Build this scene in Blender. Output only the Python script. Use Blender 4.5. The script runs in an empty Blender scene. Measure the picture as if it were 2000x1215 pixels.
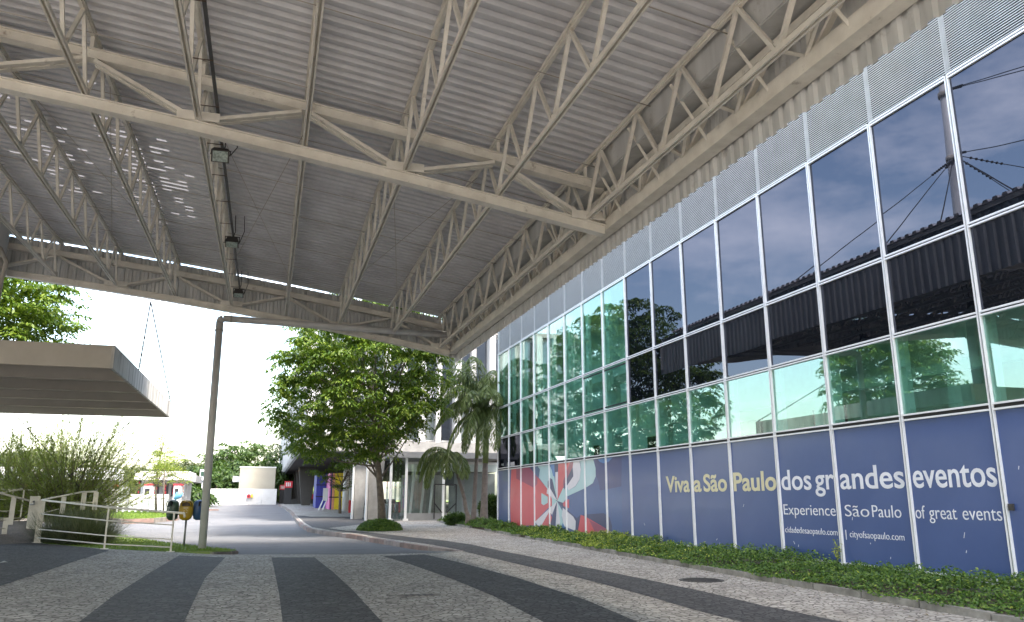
import bpy, math, random
import numpy as np
from mathutils import Vector, Matrix
random.seed(7); rng=np.random.default_rng(7)
S=bpy.context.scene; COL=S.collection
R_=math.radians
# ------------------------------------------------------------------ camera
FPX,PITCH,YAW,ROLL,EYE=1558.75,0.23146,0.29163,0.0003,1.5
Fv=Vector((math.sin(YAW)*math.cos(PITCH),math.cos(YAW)*math.cos(PITCH),math.sin(PITCH)))
Rv=Vector((math.cos(YAW),-math.sin(YAW),0)); Uv=Rv.cross(Fv)
cam=bpy.data.cameras.new('camera'); camo=bpy.data.objects.new('camera',cam); COL.objects.link(camo)
cam.sensor_width=36; cam.lens=36*FPX/2000; cam.clip_end=3000; cam.clip_start=.05
m=Matrix((Rv,Uv,-Fv)).transposed().to_4x4(); m.translation=(0,0,EYE); camo.matrix_world=m
S.camera=camo
# ------------------------------------------------------------------ light
SUN=Vector((0.31,-0.47,0.88)).normalized()
EL=math.asin(SUN.z); AZ=math.atan2(SUN.x,SUN.y)
w=bpy.data.worlds.new('World'); S.world=w; w.use_nodes=True
nt=w.node_tree; nt.nodes.clear()
def N(nt,t,**k):
    n=nt.nodes.new(t)
    for a,b in k.items(): setattr(n,a,b)
    return n
out=N(nt,'ShaderNodeOutputWorld'); bg=N(nt,'ShaderNodeBackground'); sky=N(nt,'ShaderNodeTexSky',sky_type='NISHITA')
sky.sun_disc=False; sky.sun_elevation=EL; sky.sun_rotation=AZ; sky.air_density=1.1; sky.dust_density=3.0; sky.ozone_density=1.5
tc=N(nt,'ShaderNodeTexCoord'); mp=N(nt,'ShaderNodeMapping'); mp.inputs['Scale'].default_value=(1.2,1.2,3.2)
nz=N(nt,'ShaderNodeTexNoise'); nz.inputs['Scale'].default_value=2.2; nz.inputs['Detail'].default_value=8; nz.inputs['Roughness'].default_value=.62
cr=N(nt,'ShaderNodeValToRGB'); cr.color_ramp.elements[0].position=.50; cr.color_ramp.elements[1].position=.78
cr.color_ramp.elements[1].color=(.55,.55,.55,1)
mx=N(nt,'ShaderNodeMixRGB'); mx.inputs[2].default_value=(9,9,9.6,1)
L=nt.links.new
L(tc.outputs['Generated'],mp.inputs[0]); L(mp.outputs[0],nz.inputs[0]); L(nz.outputs[0],cr.inputs[0])
L(cr.outputs[0],mx.inputs[0]); L(sky.outputs[0],mx.inputs[1]); wb=N(nt,'ShaderNodeMixRGB',blend_type='MULTIPLY'); wb.inputs[0].default_value=1; wb.inputs[2].default_value=(1.08,1.0,.88,1)
L(mx.outputs[0],wb.inputs[1]); L(wb.outputs[0],bg.inputs[0]); L(bg.outputs[0],out.inputs[0])
bg.inputs[1].default_value=.15
sl=bpy.data.lights.new('sun','SUN'); sl.energy=1.4; sl.angle=R_(12); sl.color=(1,.96,.9)
so=bpy.data.objects.new('sun',sl); COL.objects.link(so); so.rotation_euler=SUN.to_track_quat('Z','Y').to_euler()
S.view_settings.view_transform='Standard'; S.view_settings.look='None'; S.view_settings.exposure=2.68; S.view_settings.gamma=1
S.cycles.max_bounces=10; S.cycles.transparent_max_bounces=16; S.cycles.diffuse_bounces=5
try: S.cycles.use_denoising=True
except Exception: pass
# ------------------------------------------------------------------ helpers: positions
def ray(x,y): return Fv*FPX+Rv*(x-1000)-Uv*(y-607.5)
def onp(ax,val,x,y):
    d=ray(x,y); o=Vector((0,0,EYE)); return o+d*((val-o[ax])/d[ax])
def at(x,y,Y): return onp(1,Y,x,y)
def H(Y): return .018*min(max(0,Y-33.5),62)
def sm(a,b,x):
    t=min(1,max(0,(x-a)/(b-a))); return t*t*(3-2*t)
def dip(Y): return .14*sm(23.3,28,Y)
def gp(x,y,d=0):
    z=0
    for i in range(70):
        p=onp(2,z+d,x,y); z=.6*z+.4*H(p.y)
    return p
# ------------------------------------------------------------------ helpers: objects
def tag(o,label=None,cat=None,group=None,kind=None):
    if label: o['label']=label
    if cat: o['category']=cat
    if group: o['group']=group
    if kind: o['kind']=kind
    return o
def thing(name,loc,label,cat,group=None,rz=0):
    o=bpy.data.objects.new(name,None); COL.objects.link(o); o.location=loc; o.rotation_euler=(0,0,rz); o.empty_display_size=.3
    return tag(o,label,cat,group)
def wl(o):
    v=Vector((0,0,0))
    while o is not None: v+=Vector(o.location); o=o.parent
    return v
def copy_tree(o,parent=None):
    kids=[c for c in COL.objects if c.parent==o]
    c=o.copy(); COL.objects.link(c); c.parent=parent
    for k in kids: copy_tree(k,c)
    return c
def frame(d,up=(0,0,1)):
    d=Vector(d).normalized(); up=Vector(up)
    if abs(d.dot(up))>.99: up=Vector((1,0,0)) if abs(d.x)<.9 else Vector((0,1,0))
    s=d.cross(up).normalized(); u=s.cross(d).normalized(); return d,s,u
class MB:
    def __init__(s): s.v=[];s.f=[];s.m=[];s.sm=[]
    def add(s,vs,fs,mi=0,smooth=False):
        b=len(s.v); s.v+= [tuple(p) for p in vs]
        for f in fs: s.f.append([b+i for i in f]); s.m.append(mi); s.sm.append(smooth)
        return s
    def box(s,c,sz,rz=0,mi=0):
        hx,hy,hz=sz[0]/2,sz[1]/2,sz[2]/2; ca,sa=math.cos(rz),math.sin(rz)
        vs=[(c[0]+x*ca-y*sa,c[1]+x*sa+y*ca,c[2]+z) for x,y,z in [(-hx,-hy,-hz),(hx,-hy,-hz),(hx,hy,-hz),(-hx,hy,-hz),(-hx,-hy,hz),(hx,-hy,hz),(hx,hy,hz),(-hx,hy,hz)]]
        return s.add(vs,[(0,3,2,1),(4,5,6,7),(0,1,5,4),(1,2,6,5),(2,3,7,6),(3,0,4,7)],mi)
    def bb(s,a,b,mi=0):
        return s.box([(a[i]+b[i])/2 for i in range(3)],[abs(b[i]-a[i]) for i in range(3)],0,mi)
    def bar(s,p0,p1,w,h,up=(0,0,1),mi=0,off=(0,0)):
        p0=Vector(p0);p1=Vector(p1); d,sd,u=frame(p1-p0,up)
        o=sd*off[0]+u*off[1]; vs=[]
        for p in (p0,p1):
            for a,b in ((-1,-1),(1,-1),(1,1),(-1,1)): vs.append(p+o+sd*a*w/2+u*b*h/2)
        return s.add(vs,[(3,2,1,0),(4,5,6,7),(0,1,5,4),(1,2,6,5),(2,3,7,6),(3,0,4,7)],mi)
    def tube(s,pts,r,n=8,mi=0,cap=True,smooth=True):
        pts=[Vector(p) for p in pts]; rs=r if isinstance(r,(list,tuple)) else [r]*len(pts)
        vs=[];fs=[]; prev=None
        for i,p in enumerate(pts):
            t=(pts[min(i+1,len(pts)-1)]-pts[max(i-1,0)])
            d,sd,u=frame(t)
            if prev is not None:
                sd=(prev-d*prev.dot(d)); 
                if sd.length<1e-5: sd=frame(t)[1]
                sd.normalize(); u=sd.cross(d)
            prev=sd
            for k in range(n):
                a=2*math.pi*k/n; vs.append(p+(sd*math.cos(a)+u*math.sin(a))*rs[i])
        for i in range(len(pts)-1):
            for k in range(n):
                a=i*n+k;b=i*n+(k+1)%n; fs.append((a,b,b+n,a+n))
        s.add(vs,fs,mi,smooth)
        if cap:
            b=len(s.v)-len(vs)
            s.f.append([b+k for k in range(n)][::-1]); s.m.append(mi); s.sm.append(False)
            e=len(s.v)-n; s.f.append([e+k for k in range(n)]); s.m.append(mi); s.sm.append(False)
        return s
    def prism(s,poly,vec,mi=0):   # poly: 3d points planar, vec extrusion
        n=len(poly); vec=Vector(vec); a=[Vector(p) for p in poly]; b=[p+vec for p in a]
        fs=[tuple(range(n))[::-1],tuple(range(n,2*n))]+[(i,(i+1)%n,n+(i+1)%n,n+i) for i in range(n)]
        return s.add(a+b,fs,mi)
    def build(s,name,mats,parent=None,local=False,offset=None):
        me=bpy.data.meshes.new(name)
        o_=Vector((0,0,0))
        if parent is not None and not local: o_=wl(parent)
        if offset is not None: o_=Vector(offset)
        v=np.array([tuple(p) for p in s.v],dtype=float).reshape(-1,3)-np.array(o_)
        me.from_pydata(v.tolist(),[],s.f)
        if not isinstance(mats,(list,tuple)): mats=[mats]
        for mm in mats: me.materials.append(mm)
        me.polygons.foreach_set('material_index',s.m); me.polygons.foreach_set('use_smooth',s.sm)
        me.update()
        o=bpy.data.objects.new(name,me); COL.objects.link(o)
        if parent is not None: o.parent=parent
        if offset is not None and parent is None: o.location=offset
        return o
def leafmesh(name,P,A,B,mat,parent=None,offset=None,fold=0):
    """rhombic leaves: centre P, half axes A (length) and B (width); one island each"""
    P=np.asarray(P);A=np.asarray(A);B=np.asarray(B); n=len(P)
    o_=np.array(wl(parent)) if parent is not None else (np.array(offset) if offset is not None else np.zeros(3))
    nrm=np.cross(A,B); nrm/=np.linalg.norm(nrm,axis=1,keepdims=True)+1e-9
    lb=np.linalg.norm(B,axis=1,keepdims=True)
    V=np.stack([P-A,P+B*.9-A*.1-nrm*lb*fold,P+A,P-B*.9-A*.1-nrm*lb*fold],1).reshape(-1,3)-o_
    me=bpy.data.meshes.new(name)
    me.vertices.add(4*n); me.vertices.foreach_set('co',V.ravel())
    me.loops.add(4*n); me.loops.foreach_set('vertex_index',np.arange(4*n,dtype=np.int32))
    me.polygons.add(n); me.polygons.foreach_set('loop_start',np.arange(n,dtype=np.int32)*4)
    me.materials.append(mat); me.update(calc_edges=True); me.validate()
    o=bpy.data.objects.new(name,me); COL.objects.link(o)
    if parent is not None: o.parent=parent
    elif offset is not None: o.location=offset
    return o
def unit(a): return a/(np.linalg.norm(a,axis=-1,keepdims=True)+1e-9)
# ------------------------------------------------------------------ materials
def newmat(name):
    mt=bpy.data.materials.new(name); mt.use_nodes=True; t=mt.node_tree; t.nodes.clear()
    o=N(t,'ShaderNodeOutputMaterial'); return mt,t,o
def mat(name,col,rough=.6,metal=0,var=.12,vscale=3.,bump=0,bscale=40,col2=None,spec=.5,streak=False,detail=6,lo=.35,hi=.7,clear=0):
    mt,t,o=newmat(name); b=N(t,'ShaderNodeBsdfPrincipled'); t.links.new(b.outputs[0],o.inputs[0])
    b.inputs['Roughness'].default_value=rough; b.inputs['Metallic'].default_value=metal; b.inputs['Specular IOR Level'].default_value=spec
    if clear: b.inputs['Coat Weight'].default_value=clear; b.inputs['Coat Roughness'].default_value=.08
    tcn=N(t,'ShaderNodeTexCoord'); mpn=N(t,'ShaderNodeMapping')
    if streak: mpn.inputs['Scale'].default_value=(1,1,.12)
    t.links.new(tcn.outputs['Object'],mpn.inputs[0])
    nzn=N(t,'ShaderNodeTexNoise'); nzn.inputs['Scale'].default_value=vscale; nzn.inputs['Detail'].default_value=detail; nzn.inputs['Roughness'].default_value=.6
    t.links.new(mpn.outputs[0],nzn.inputs[0])
    r=N(t,'ShaderNodeValToRGB'); r.color_ramp.elements[0].position=lo; r.color_ramp.elements[1].position=hi
    c=Vector(col[:3]); c2=Vector(col2[:3]) if col2 else c*(1-var)
    cA=c*(1+var*.5) if not col2 else c
    r.color_ramp.elements[0].color=(*cA,1); r.color_ramp.elements[1].color=(*c2,1)
    t.links.new(nzn.outputs[0],r.inputs[0]); t.links.new(r.outputs[0],b.inputs['Base Color'])
    if bump:
        n2=N(t,'ShaderNodeTexNoise'); n2.inputs['Scale'].default_value=bscale; n2.inputs['Detail'].default_value=4
        t.links.new(tcn.outputs['Object'],n2.inputs[0]); bp=N(t,'ShaderNodeBump'); bp.inputs['Strength'].default_value=bump; bp.inputs['Distance'].default_value=.02
        t.links.new(n2.outputs[0],bp.inputs['Height']); t.links.new(bp.outputs[0],b.inputs['Normal'])
    return mt
def leafmat(name,c1,c2,c3,trans=.35,rough=.5):
    mt,t,o=newmat(name); g=N(t,'ShaderNodeNewGeometry'); r=N(t,'ShaderNodeValToRGB')
    r.color_ramp.elements[0].color=(*c1,1); r.color_ramp.elements[1].color=(*c3,1)
    e=r.color_ramp.elements.new(.5); e.color=(*c2,1)
    t.links.new(g.outputs['Random Per Island'],r.inputs[0])
    b=N(t,'ShaderNodeBsdfPrincipled'); b.inputs['Roughness'].default_value=rough; b.inputs['Specular IOR Level'].default_value=.35
    tr=N(t,'ShaderNodeBsdfTranslucent'); mxs=N(t,'ShaderNodeMixShader'); mxs.inputs[0].default_value=trans
    mu=N(t,'ShaderNodeMixRGB',blend_type='MULTIPLY'); mu.inputs[0].default_value=1; mu.inputs[2].default_value=(1.25,1.35,.6,1)
    t.links.new(r.outputs[0],b.inputs['Base Color']); t.links.new(r.outputs[0],mu.inputs[1]); t.links.new(mu.outputs[0],tr.inputs[0])
    t.links.new(b.outputs[0],mxs.inputs[1]); t.links.new(tr.outputs[0],mxs.inputs[2]); t.links.new(mxs.outputs[0],o.inputs[0])
    return mt
def cobble(name,c1,c2,joint,scale=9.,rough=.75,bump=.5):
    mt,t,o=newmat(name); b=N(t,'ShaderNodeBsdfPrincipled'); t.links.new(b.outputs[0],o.inputs[0]); b.inputs['Roughness'].default_value=rough
    b.inputs['Specular IOR Level'].default_value=.35
    tcn=N(t,'ShaderNodeTexCoord')
    wn=N(t,'ShaderNodeTexNoise'); wn.inputs['Scale'].default_value=6; wn.inputs['Detail'].default_value=2
    t.links.new(tcn.outputs['Object'],wn.inputs[0])
    ad=N(t,'ShaderNodeMixRGB',blend_type='ADD'); ad.inputs[0].default_value=.05
    t.links.new(tcn.outputs['Object'],ad.inputs[1]); t.links.new(wn.outputs['Color'],ad.inputs[2])
    v=N(t,'ShaderNodeTexVoronoi',feature='F1'); v.inputs['Scale'].default_value=scale; v.inputs['Randomness'].default_value=1
    v2=N(t,'ShaderNodeTexVoronoi',feature='DISTANCE_TO_EDGE'); v2.inputs['Scale'].default_value=scale; v2.inputs['Randomness'].default_value=1
    for q in (v,v2): t.links.new(ad.outputs[0],q.inputs['Vector'])
    rgb=N(t,'ShaderNodeSeparateColor'); t.links.new(v.outputs['Color'],rgb.inputs[0])
    cm=N(t,'ShaderNodeMixRGB'); cm.inputs[1].default_value=(*c1,1); cm.inputs[2].default_value=(*c2,1); t.links.new(rgb.outputs[0],cm.inputs[0])
    big=N(t,'ShaderNodeTexNoise'); big.inputs['Scale'].default_value=.9; big.inputs['Detail'].default_value=7; big.inputs['Roughness'].default_value=.65
    t.links.new(tcn.outputs['Object'],big.inputs[0])
    rb=N(t,'ShaderNodeMapRange'); rb.inputs[1].default_value=.3; rb.inputs[2].default_value=.7; rb.inputs[3].default_value=.72; rb.inputs[4].default_value=1.12
    t.links.new(big.outputs[0],rb.inputs[0])
    mu=N(t,'ShaderNodeMixRGB',blend_type='MULTIPLY'); mu.inputs[0].default_value=1; t.links.new(cm.outputs[0],mu.inputs[1]); t.links.new(rb.outputs[0],mu.inputs[2])
    er=N(t,'ShaderNodeMapRange'); er.inputs[1].default_value=.025; er.inputs[2].default_value=.11; t.links.new(v2.outputs[0],er.inputs[0])
    jm=N(t,'ShaderNodeMixRGB'); jm.inputs[1].default_value=(*joint,1); t.links.new(er.outputs[0],jm.inputs[0]); t.links.new(mu.outputs[0],jm.inputs[2])
    t.links.new(jm.outputs[0],b.inputs['Base Color'])
    hs=N(t,'ShaderNodeMath',operation='ADD'); t.links.new(er.outputs[0],hs.inputs[0])
    h2=N(t,'ShaderNodeMath',operation='MULTIPLY'); h2.inputs[1].default_value=.8; t.links.new(rgb.outputs[1],h2.inputs[0]); t.links.new(h2.outputs[0],hs.inputs[1])
    bp=N(t,'ShaderNodeBump'); bp.inputs['Strength'].default_value=bump; bp.inputs['Distance'].default_value=.012
    t.links.new(hs.outputs[0],bp.inputs['Height']); t.links.new(bp.outputs[0],b.inputs['Normal'])
    return mt
def mirror_glass(name,col,rough=.0,dark=(.004,.005,.007)):
    mt,t,o=newmat(name); g=N(t,'ShaderNodeBsdfGlossy'); g.inputs[0].default_value=(*col,1); g.inputs[1].default_value=rough
    d=N(t,'ShaderNodeBsdfDiffuse'); d.inputs[0].default_value=(*dark,1)
    tcn=N(t,'ShaderNodeTexCoord'); n2=N(t,'ShaderNodeTexNoise'); n2.inputs['Scale'].default_value=.7; n2.inputs['Detail'].default_value=1
    t.links.new(tcn.outputs['Object'],n2.inputs[0]); bp=N(t,'ShaderNodeBump'); bp.inputs['Strength'].default_value=.05; bp.inputs['Distance'].default_value=.02
    t.links.new(n2.outputs[0],bp.inputs['Height']); t.links.new(bp.outputs[0],g.inputs['Normal'])
    fr=N(t,'ShaderNodeFresnel'); fr.inputs[0].default_value=1.5
    ad=N(t,'ShaderNodeAddShader'); t.links.new(g.outputs[0],ad.inputs[0]); t.links.new(d.outputs[0],ad.inputs[1]); t.links.new(ad.outputs[0],o.inputs[0])
    return mt
def tint_glass(name,tint,refl=.3,base=.25,gcol=(.8,.9,.88)):
    mt,t,o=newmat(name); g=N(t,'ShaderNodeBsdfGlossy'); g.inputs[0].default_value=(*gcol,1); g.inputs[1].default_value=0
    tr=N(t,'ShaderNodeBsdfTransparent'); tr.inputs[0].default_value=(*tint,1)
    lw=N(t,'ShaderNodeLayerWeight'); lw.inputs[0].default_value=.5
    pw=N(t,'ShaderNodeMath',operation='POWER'); pw.inputs[1].default_value=5; t.links.new(lw.outputs['Facing'],pw.inputs[0])
    mr=N(t,'ShaderNodeMapRange'); mr.inputs[1].default_value=0; mr.inputs[2].default_value=1; mr.inputs[3].default_value=base; mr.inputs[4].default_value=1
    t.links.new(pw.outputs[0],mr.inputs[0])
    mxs=N(t,'ShaderNodeMixShader'); t.links.new(mr.outputs[0],mxs.inputs[0]); t.links.new(tr.outputs[0],mxs.inputs[1]); t.links.new(g.outputs[0],mxs.inputs[2])
    t.links.new(mxs.outputs[0],o.inputs[0]); return mt
def emis(name,col,s):
    mt,t,o=newmat(name); e=N(t,'ShaderNodeEmission'); e.inputs[0].default_value=(*col,1); e.inputs[1].default_value=s; t.links.new(e.outputs[0],o.inputs[0]); return mt

def dirty(mt,amount=.5,thr=.62,scale=2.2,col=(.16,.10,.06)):
    t=mt.node_tree; b=[n for n in t.nodes if n.type=='BSDF_PRINCIPLED'][0]; lk=b.inputs['Base Color'].links[0]; src=lk.from_socket
    tcn=N(t,'ShaderNodeTexCoord'); a=N(t,'ShaderNodeTexNoise'); a.inputs['Scale'].default_value=scale; a.inputs['Detail'].default_value=12; a.inputs['Roughness'].default_value=.75
    t.links.new(tcn.outputs['Object'],a.inputs[0]); r=N(t,'ShaderNodeMapRange'); r.inputs[1].default_value=thr; r.inputs[2].default_value=thr+.10; r.inputs[4].default_value=amount
    t.links.new(a.outputs[0],r.inputs[0]); m_=N(t,'ShaderNodeMixRGB'); m_.inputs[2].default_value=(*col,1); t.links.new(r.outputs[0],m_.inputs[0]); t.links.new(src,m_.inputs[1]); t.links.new(m_.outputs[0],b.inputs['Base Color'])
    return mt
M={}
M['steel']=mat('cream_painted_steel',(.74,.70,.62),.55,var=.10,vscale=2.5,col2=(.58,.54,.47),bump=.05)
dirty(M['steel'],.6,.60,3.0)
M['polegrey']=dirty(mat('grey_pipe_paint',(.56,.55,.53),.5,vscale=2,col2=(.46,.45,.43)),.35,.62,3.)
M['traydark']=mat('dark_tray',(.10,.10,.10),.6,metal=.3)
_m,_t,_o=newmat('translucent_glint'); _a=N(_t,'ShaderNodeBsdfTranslucent'); _a.inputs[0].default_value=(.09,.09,.093,1); _t.links.new(_a.outputs[0],_o.inputs[0]); M['glint']=_m; SLY=21.0  # translucent stand-in for light glints on the deck underside
M['steel_dark']=mat('weathered_cream_steel',(.40,.37,.32),.6,vscale=4,col2=(.27,.24,.2))
M['deck']=mat('painted_metal_decking',(.60,.595,.61),.45,vscale=1.2,col2=(.46,.45,.46),metal=.0,streak=False)
M['fascia']=mat('corrugated_cladding',(.60,.60,.59),.5,vscale=2.2,col2=(.42,.42,.41),streak=True,metal=.1)
dirty(M['deck'],.35,.60,.8,(.30,.28,.26)); dirty(M['fascia'],.5,.58,1.5,(.2,.16,.12))
M['beige']=mat('beige_painted_fascia',(.50,.465,.41),.7,vscale=1.2,col2=(.43,.395,.345))
M['stain']=mat('stained_white_fascia',(.62,.61,.585),.8,vscale=2.6,col2=(.20,.19,.175),streak=True,detail=12,lo=.48,hi=.66)
M['galv']=mat('galvanised_steel',(.30,.30,.30),.45,metal=.6,vscale=8)
M['cable']=mat('dark_cable',(.035,.035,.035),.6)
M['alu']=mat('white_aluminium',(.84,.84,.84),.35,var=.06,vscale=6,metal=.0)
M['gasket']=mat('black_gasket',(.015,.015,.015),.6)
M['mirror']=mirror_glass('dark_mirror_glass',(.074,.079,.10))
M['green']=tint_glass('green_tinted_glass',(.70,.90,.84),base=.17)
M['clear']=tint_glass('clear_lobby_glass',(.90,.94,.93),base=.06)
M['interior']=mat('interior_plaster',(.88,.90,.88),.8)
M['intsteel']=mat('interior_white_post',(.8,.82,.8),.6)
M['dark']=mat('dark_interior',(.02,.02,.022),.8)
M['blue']=mat('blue_vinyl',(.046,.085,.24),.33,vscale=.8,col2=(.058,.10,.265),bump=.012,bscale=90,clear=.15)
M['louvre']=mat('white_louvre',(.86,.86,.85),.4,vscale=3,col2=(.74,.74,.73))
M['oldkerb']=mat('old_kerb',(.34,.32,.29),.9,vscale=3,col2=(.14,.13,.115),bump=.6,bscale=25,detail=9)
M['asphalt']=mat('asphalt',(.12,.121,.126),.9,vscale=.5,col2=(.16,.161,.167),bump=.5,bscale=160,detail=12,lo=.3,hi=.75)
M['cob_l']=cobble('light_cobble_mosaic',(.56,.53,.475),(.36,.335,.295),(.12,.11,.095))
M['cob_d']=cobble('dark_cobble_mosaic',(.068,.067,.067),(.125,.122,.12),(.03,.03,.03),bump=.5)
M['kerb']=mat('granite_kerb',(.33,.27,.25),.8,vscale=1.6,col2=(.12,.10,.09),bump=.5,bscale=30,detail=8)
M['conc']=mat('pale_concrete',(.38,.37,.35),.8,vscale=2,col2=(.27,.26,.245),bump=.2); dirty(M['conc'],.4,.6,1.5,(.15,.14,.12))
M['finwhite']=mat('white_fin_paint',(.58,.58,.585),.6,vscale=.6,col2=(.48,.48,.48))
M['window']=mirror_glass('hall_window_glass',(.16,.17,.19)); M['palewin']=mirror_glass('pale_window_glass',(.18,.2,.2),dark=(.11,.125,.125))
M['grey']=mat('grey_paint',(.26,.265,.27),.6,vscale=2)
M['white']=mat('white_paint',(.70,.70,.69),.6,vscale=1,col2=(.60,.60,.585))
M['black']=mat('black_paint',(.02,.02,.022),.5)
M['red']=mat('red_paint',(.55,.03,.045),.5)
M['yellow']=mat('yellow_paint',(.80,.62,.04),.5)
dirty(M['asphalt'],.5,.56,.7,(.045,.045,.047)); dirty(M['cob_l'],.35,.60,1.1,(.12,.11,.10)) if False else None
M['blueblock']=mat('blue_cladding',(.035,.055,.30),.5)
M['pink']=mat('pink_paint',(.65,.18,.4),.5)
M['orange']=mat('orange_paint',(.75,.35,.2),.5)
M['grassbase']=mat('turf',(.13,.20,.04),.95,vscale=1.5,col2=(.20,.25,.07),bump=.6,bscale=120)
M['soil']=mat('soil',(.09,.07,.05),.95,vscale=4,bump=.5)
M['bark']=mat('bark',(.20,.165,.13),.9,vscale=6,col2=(.10,.08,.065),bump=.8,bscale=18)
M['palmbark']=mat('palm_bark',(.22,.18,.16),.9,vscale=5,col2=(.13,.11,.10),bump=.5,bscale=12)
M['palmstem']=mat('palm_crownshaft',(.16,.2,.07),.5,vscale=4)
M['leaf']=leafmat('bright_leaves',(.040,.088,.010),(.085,.145,.016),(.17,.225,.028),trans=.35)
M['leaf_dark']=leafmat('dark_leaves',(.03,.06,.015),(.055,.10,.025),(.09,.14,.04))
M['leaf_yel']=leafmat('yellow_green_leaves',(.10,.15,.02),(.17,.22,.03),(.27,.31,.05))
M['leaf_far']=leafmat('far_leaves',(.045,.065,.024),(.075,.095,.038),(.12,.14,.06))  # pale olive tones put distance haze into the leaf colour
M['ivy']=leafmat('creeping_plant_leaves',(.035,.085,.013),(.075,.15,.024),(.17,.26,.045),trans=.25)
M['ivy_y']=leafmat('yellow_creeper_leaves',(.22,.30,.04),(.34,.40,.06),(.48,.50,.10),trans=.25)
M['grassb']=leafmat('grass_blades',(.10,.17,.025),(.15,.23,.04),(.22,.29,.06))
M['spiky']=leafmat('grey_green_blades',(.06,.075,.045),(.10,.115,.07),(.16,.17,.11))
M['palmleaf']=leafmat('palm_leaflets',(.07,.11,.04),(.12,.165,.055),(.20,.25,.10),trans=.3,rough=.35)
M['conifer']=leafmat('feathery_foliage',(.13,.16,.05),(.19,.225,.075),(.28,.31,.11),trans=.45)
M['cream_txt']=mat('cream_lettering',(.72,.66,.42),.45)
M['white_txt']=mat('white_lettering',(.80,.80,.84),.45)
M['pebble']=cobble('pebble_ramp',(.40,.34,.29),(.25,.2,.17),(.15,.12,.10),scale=30,bump=.6)
M['lamp_glass']=mat('lamp_glass',(.34,.40,.36),.15,var=.5,vscale=20)
M['iron']=mat('cast_iron',(.07,.065,.06),.6,metal=.4,bump=.3)
M['rust']=mat('rusty_fitting',(.10,.07,.05),.8)
for nme,c in {'v_red':(.62,.075,.10),'v_maroon':(.30,.05,.115),'v_pale':(.42,.60,.62),'v_white':(.70,.66,.70),'v_navy':(.028,.04,.13),'v_mid':(.045,.10,.27),'v_sky':(.09,.22,.50),'v_deep':(.04,.055,.185),'v_teal':(.05,.11,.22)}.items():
    M[nme]=mat('vinyl_'+nme[2:],c,.33,var=.05,bump=.012,bscale=90,clear=.15)

# ------------------------------------------------------------------ ground surfaces
def sheet(name,poly,dz,mat_,dipf=None,kind='structure',thick=0,parent=None):
    import bmesh
    bm=bmesh.new(); vs=[bm.verts.new((p[0],p[1],0)) for p in poly]; f=bm.faces.new(vs)
    bm.normal_update()
    if f.normal.z<0: f.normal_flip()
    bmesh.ops.triangulate(bm,faces=bm.faces[:])
    ys=[p[1] for p in poly]
    cuts=[y for y in list(np.arange(23.5,28.6,.5))+list(np.arange(33.5,40,.5))+list(np.arange(40,96,4))+[95.5] if min(ys)<y<max(ys)]
    for y in cuts:
        bmesh.ops.bisect_plane(bm,geom=bm.verts[:]+bm.edges[:]+bm.faces[:],plane_co=(0,y,0),plane_no=(0,1,0))
    for v in bm.verts: v.co.z=H(v.co.y)+dz-(dip(v.co.y) if dipf else 0)
    if thick:
        r=bmesh.ops.extrude_face_region(bm,geom=bm.faces[:])
        for v in [e for e in r['geom'] if isinstance(e,bmesh.types.BMVert)]: v.co.z-=thick
        bmesh.ops.recalc_face_normals(bm,faces=bm.faces[:])
    me=bpy.data.meshes.new(name); bm.to_mesh(me); bm.free(); me.materials.append(mat_)
    o=bpy.data.objects.new(name,me); COL.objects.link(o)
    if kind: o['kind']=kind
    return o
sheet('ground',[(-600,-80),(600,-80),(600,1500),(-600,1500)],-.30,M['soil'])
kerb_px=[(900,1076),(840,1068),(700,1046),(640,1038.5),(606,1033),(590,1024),(580,1013),(570,1000),(558,991),(545,985)]
kerb_w=[gp(*p) for p in kerb_px]; kerb_w[0]=Vector((5.66,24.1,0))
KB=[(p.x,p.y) for p in kerb_w]
edgeL=[(-1.25,24.55),(-2.54,26.1),(-4.7,28.3),(-7.74,33.0)]
planter=[(8.7,-14),(8.8,2),(9.04,10.2),(9.3,17.4),(9.8,26.7),(10.1,34.),(10.0,38.),(9.5,43.5),(9.6,46)]
pave=[(-60,-60),(8.7,-60)]+planter+[(9.6,47.5),(16,47.5),(16,96)]+KB[::-1]+[(4.89,23.45),(2.57,23.45)]+edgeL+[(-12,38),(-60,38)]
sheet('pavement',pave,0,M['cob_l'],thick=.25)
sheet('road',[(-60,23.2),(9,23.2),(9,140),(-60,140)],-.012,M['asphalt'],dipf=True)
# dark mosaic bands
def ext(a,b,L_=9): 
    d=(Vector(b)-Vector(a)).normalized(); return Vector(b)+d*L_
def band(pxL,pxR,name='pavement_stripe'):
    A=[gp(*p) for p in pxL]; B=[gp(*p) for p in pxR]
    A.append(ext(A[-2],A[-1])); B.append(ext(B[-2],B[-1]))
    return sheet(name,[(p.x,p.y) for p in A]+[(p.x,p.y) for p in B[::-1]],.004,M['cob_d'])
band([(350,1085),(295,1117.5),(220,1165),(155,1215)],[(440,1089),(400,1130),(378,1175),(360,1215)])
band([(530,1089),(535,1110),(545,1160),(552,1215)],[(614,1089),(650,1117),(689,1153),(746,1215)])
band([(746,1086),(800,1102),(881,1130.5),(962,1163.5),(1061,1215)],[(828.5,1083),(905,1100.5),(1010,1129),(1140,1170.5),(1245,1215)])
bk=[gp(*p) for p in [(895,1073.5),(842,1064),(700,1042),(640,1034.8),(610,1030),(595,1021),(585,1012)]]
E_top=[(579,1007),(597.5,1007.6),(605,1009.2),(689,1009.5),(785,1016.5),(710,1024),(641,1031.5),(677,1037),(707,1038.4),(788,1047.4),(860,1055),(920,1063.6),(980,1076.5),(1040,1088),(1140,1107.5),(1280,1135.5),(1385,1158),(1490,1183),(1647,1215)]
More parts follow.
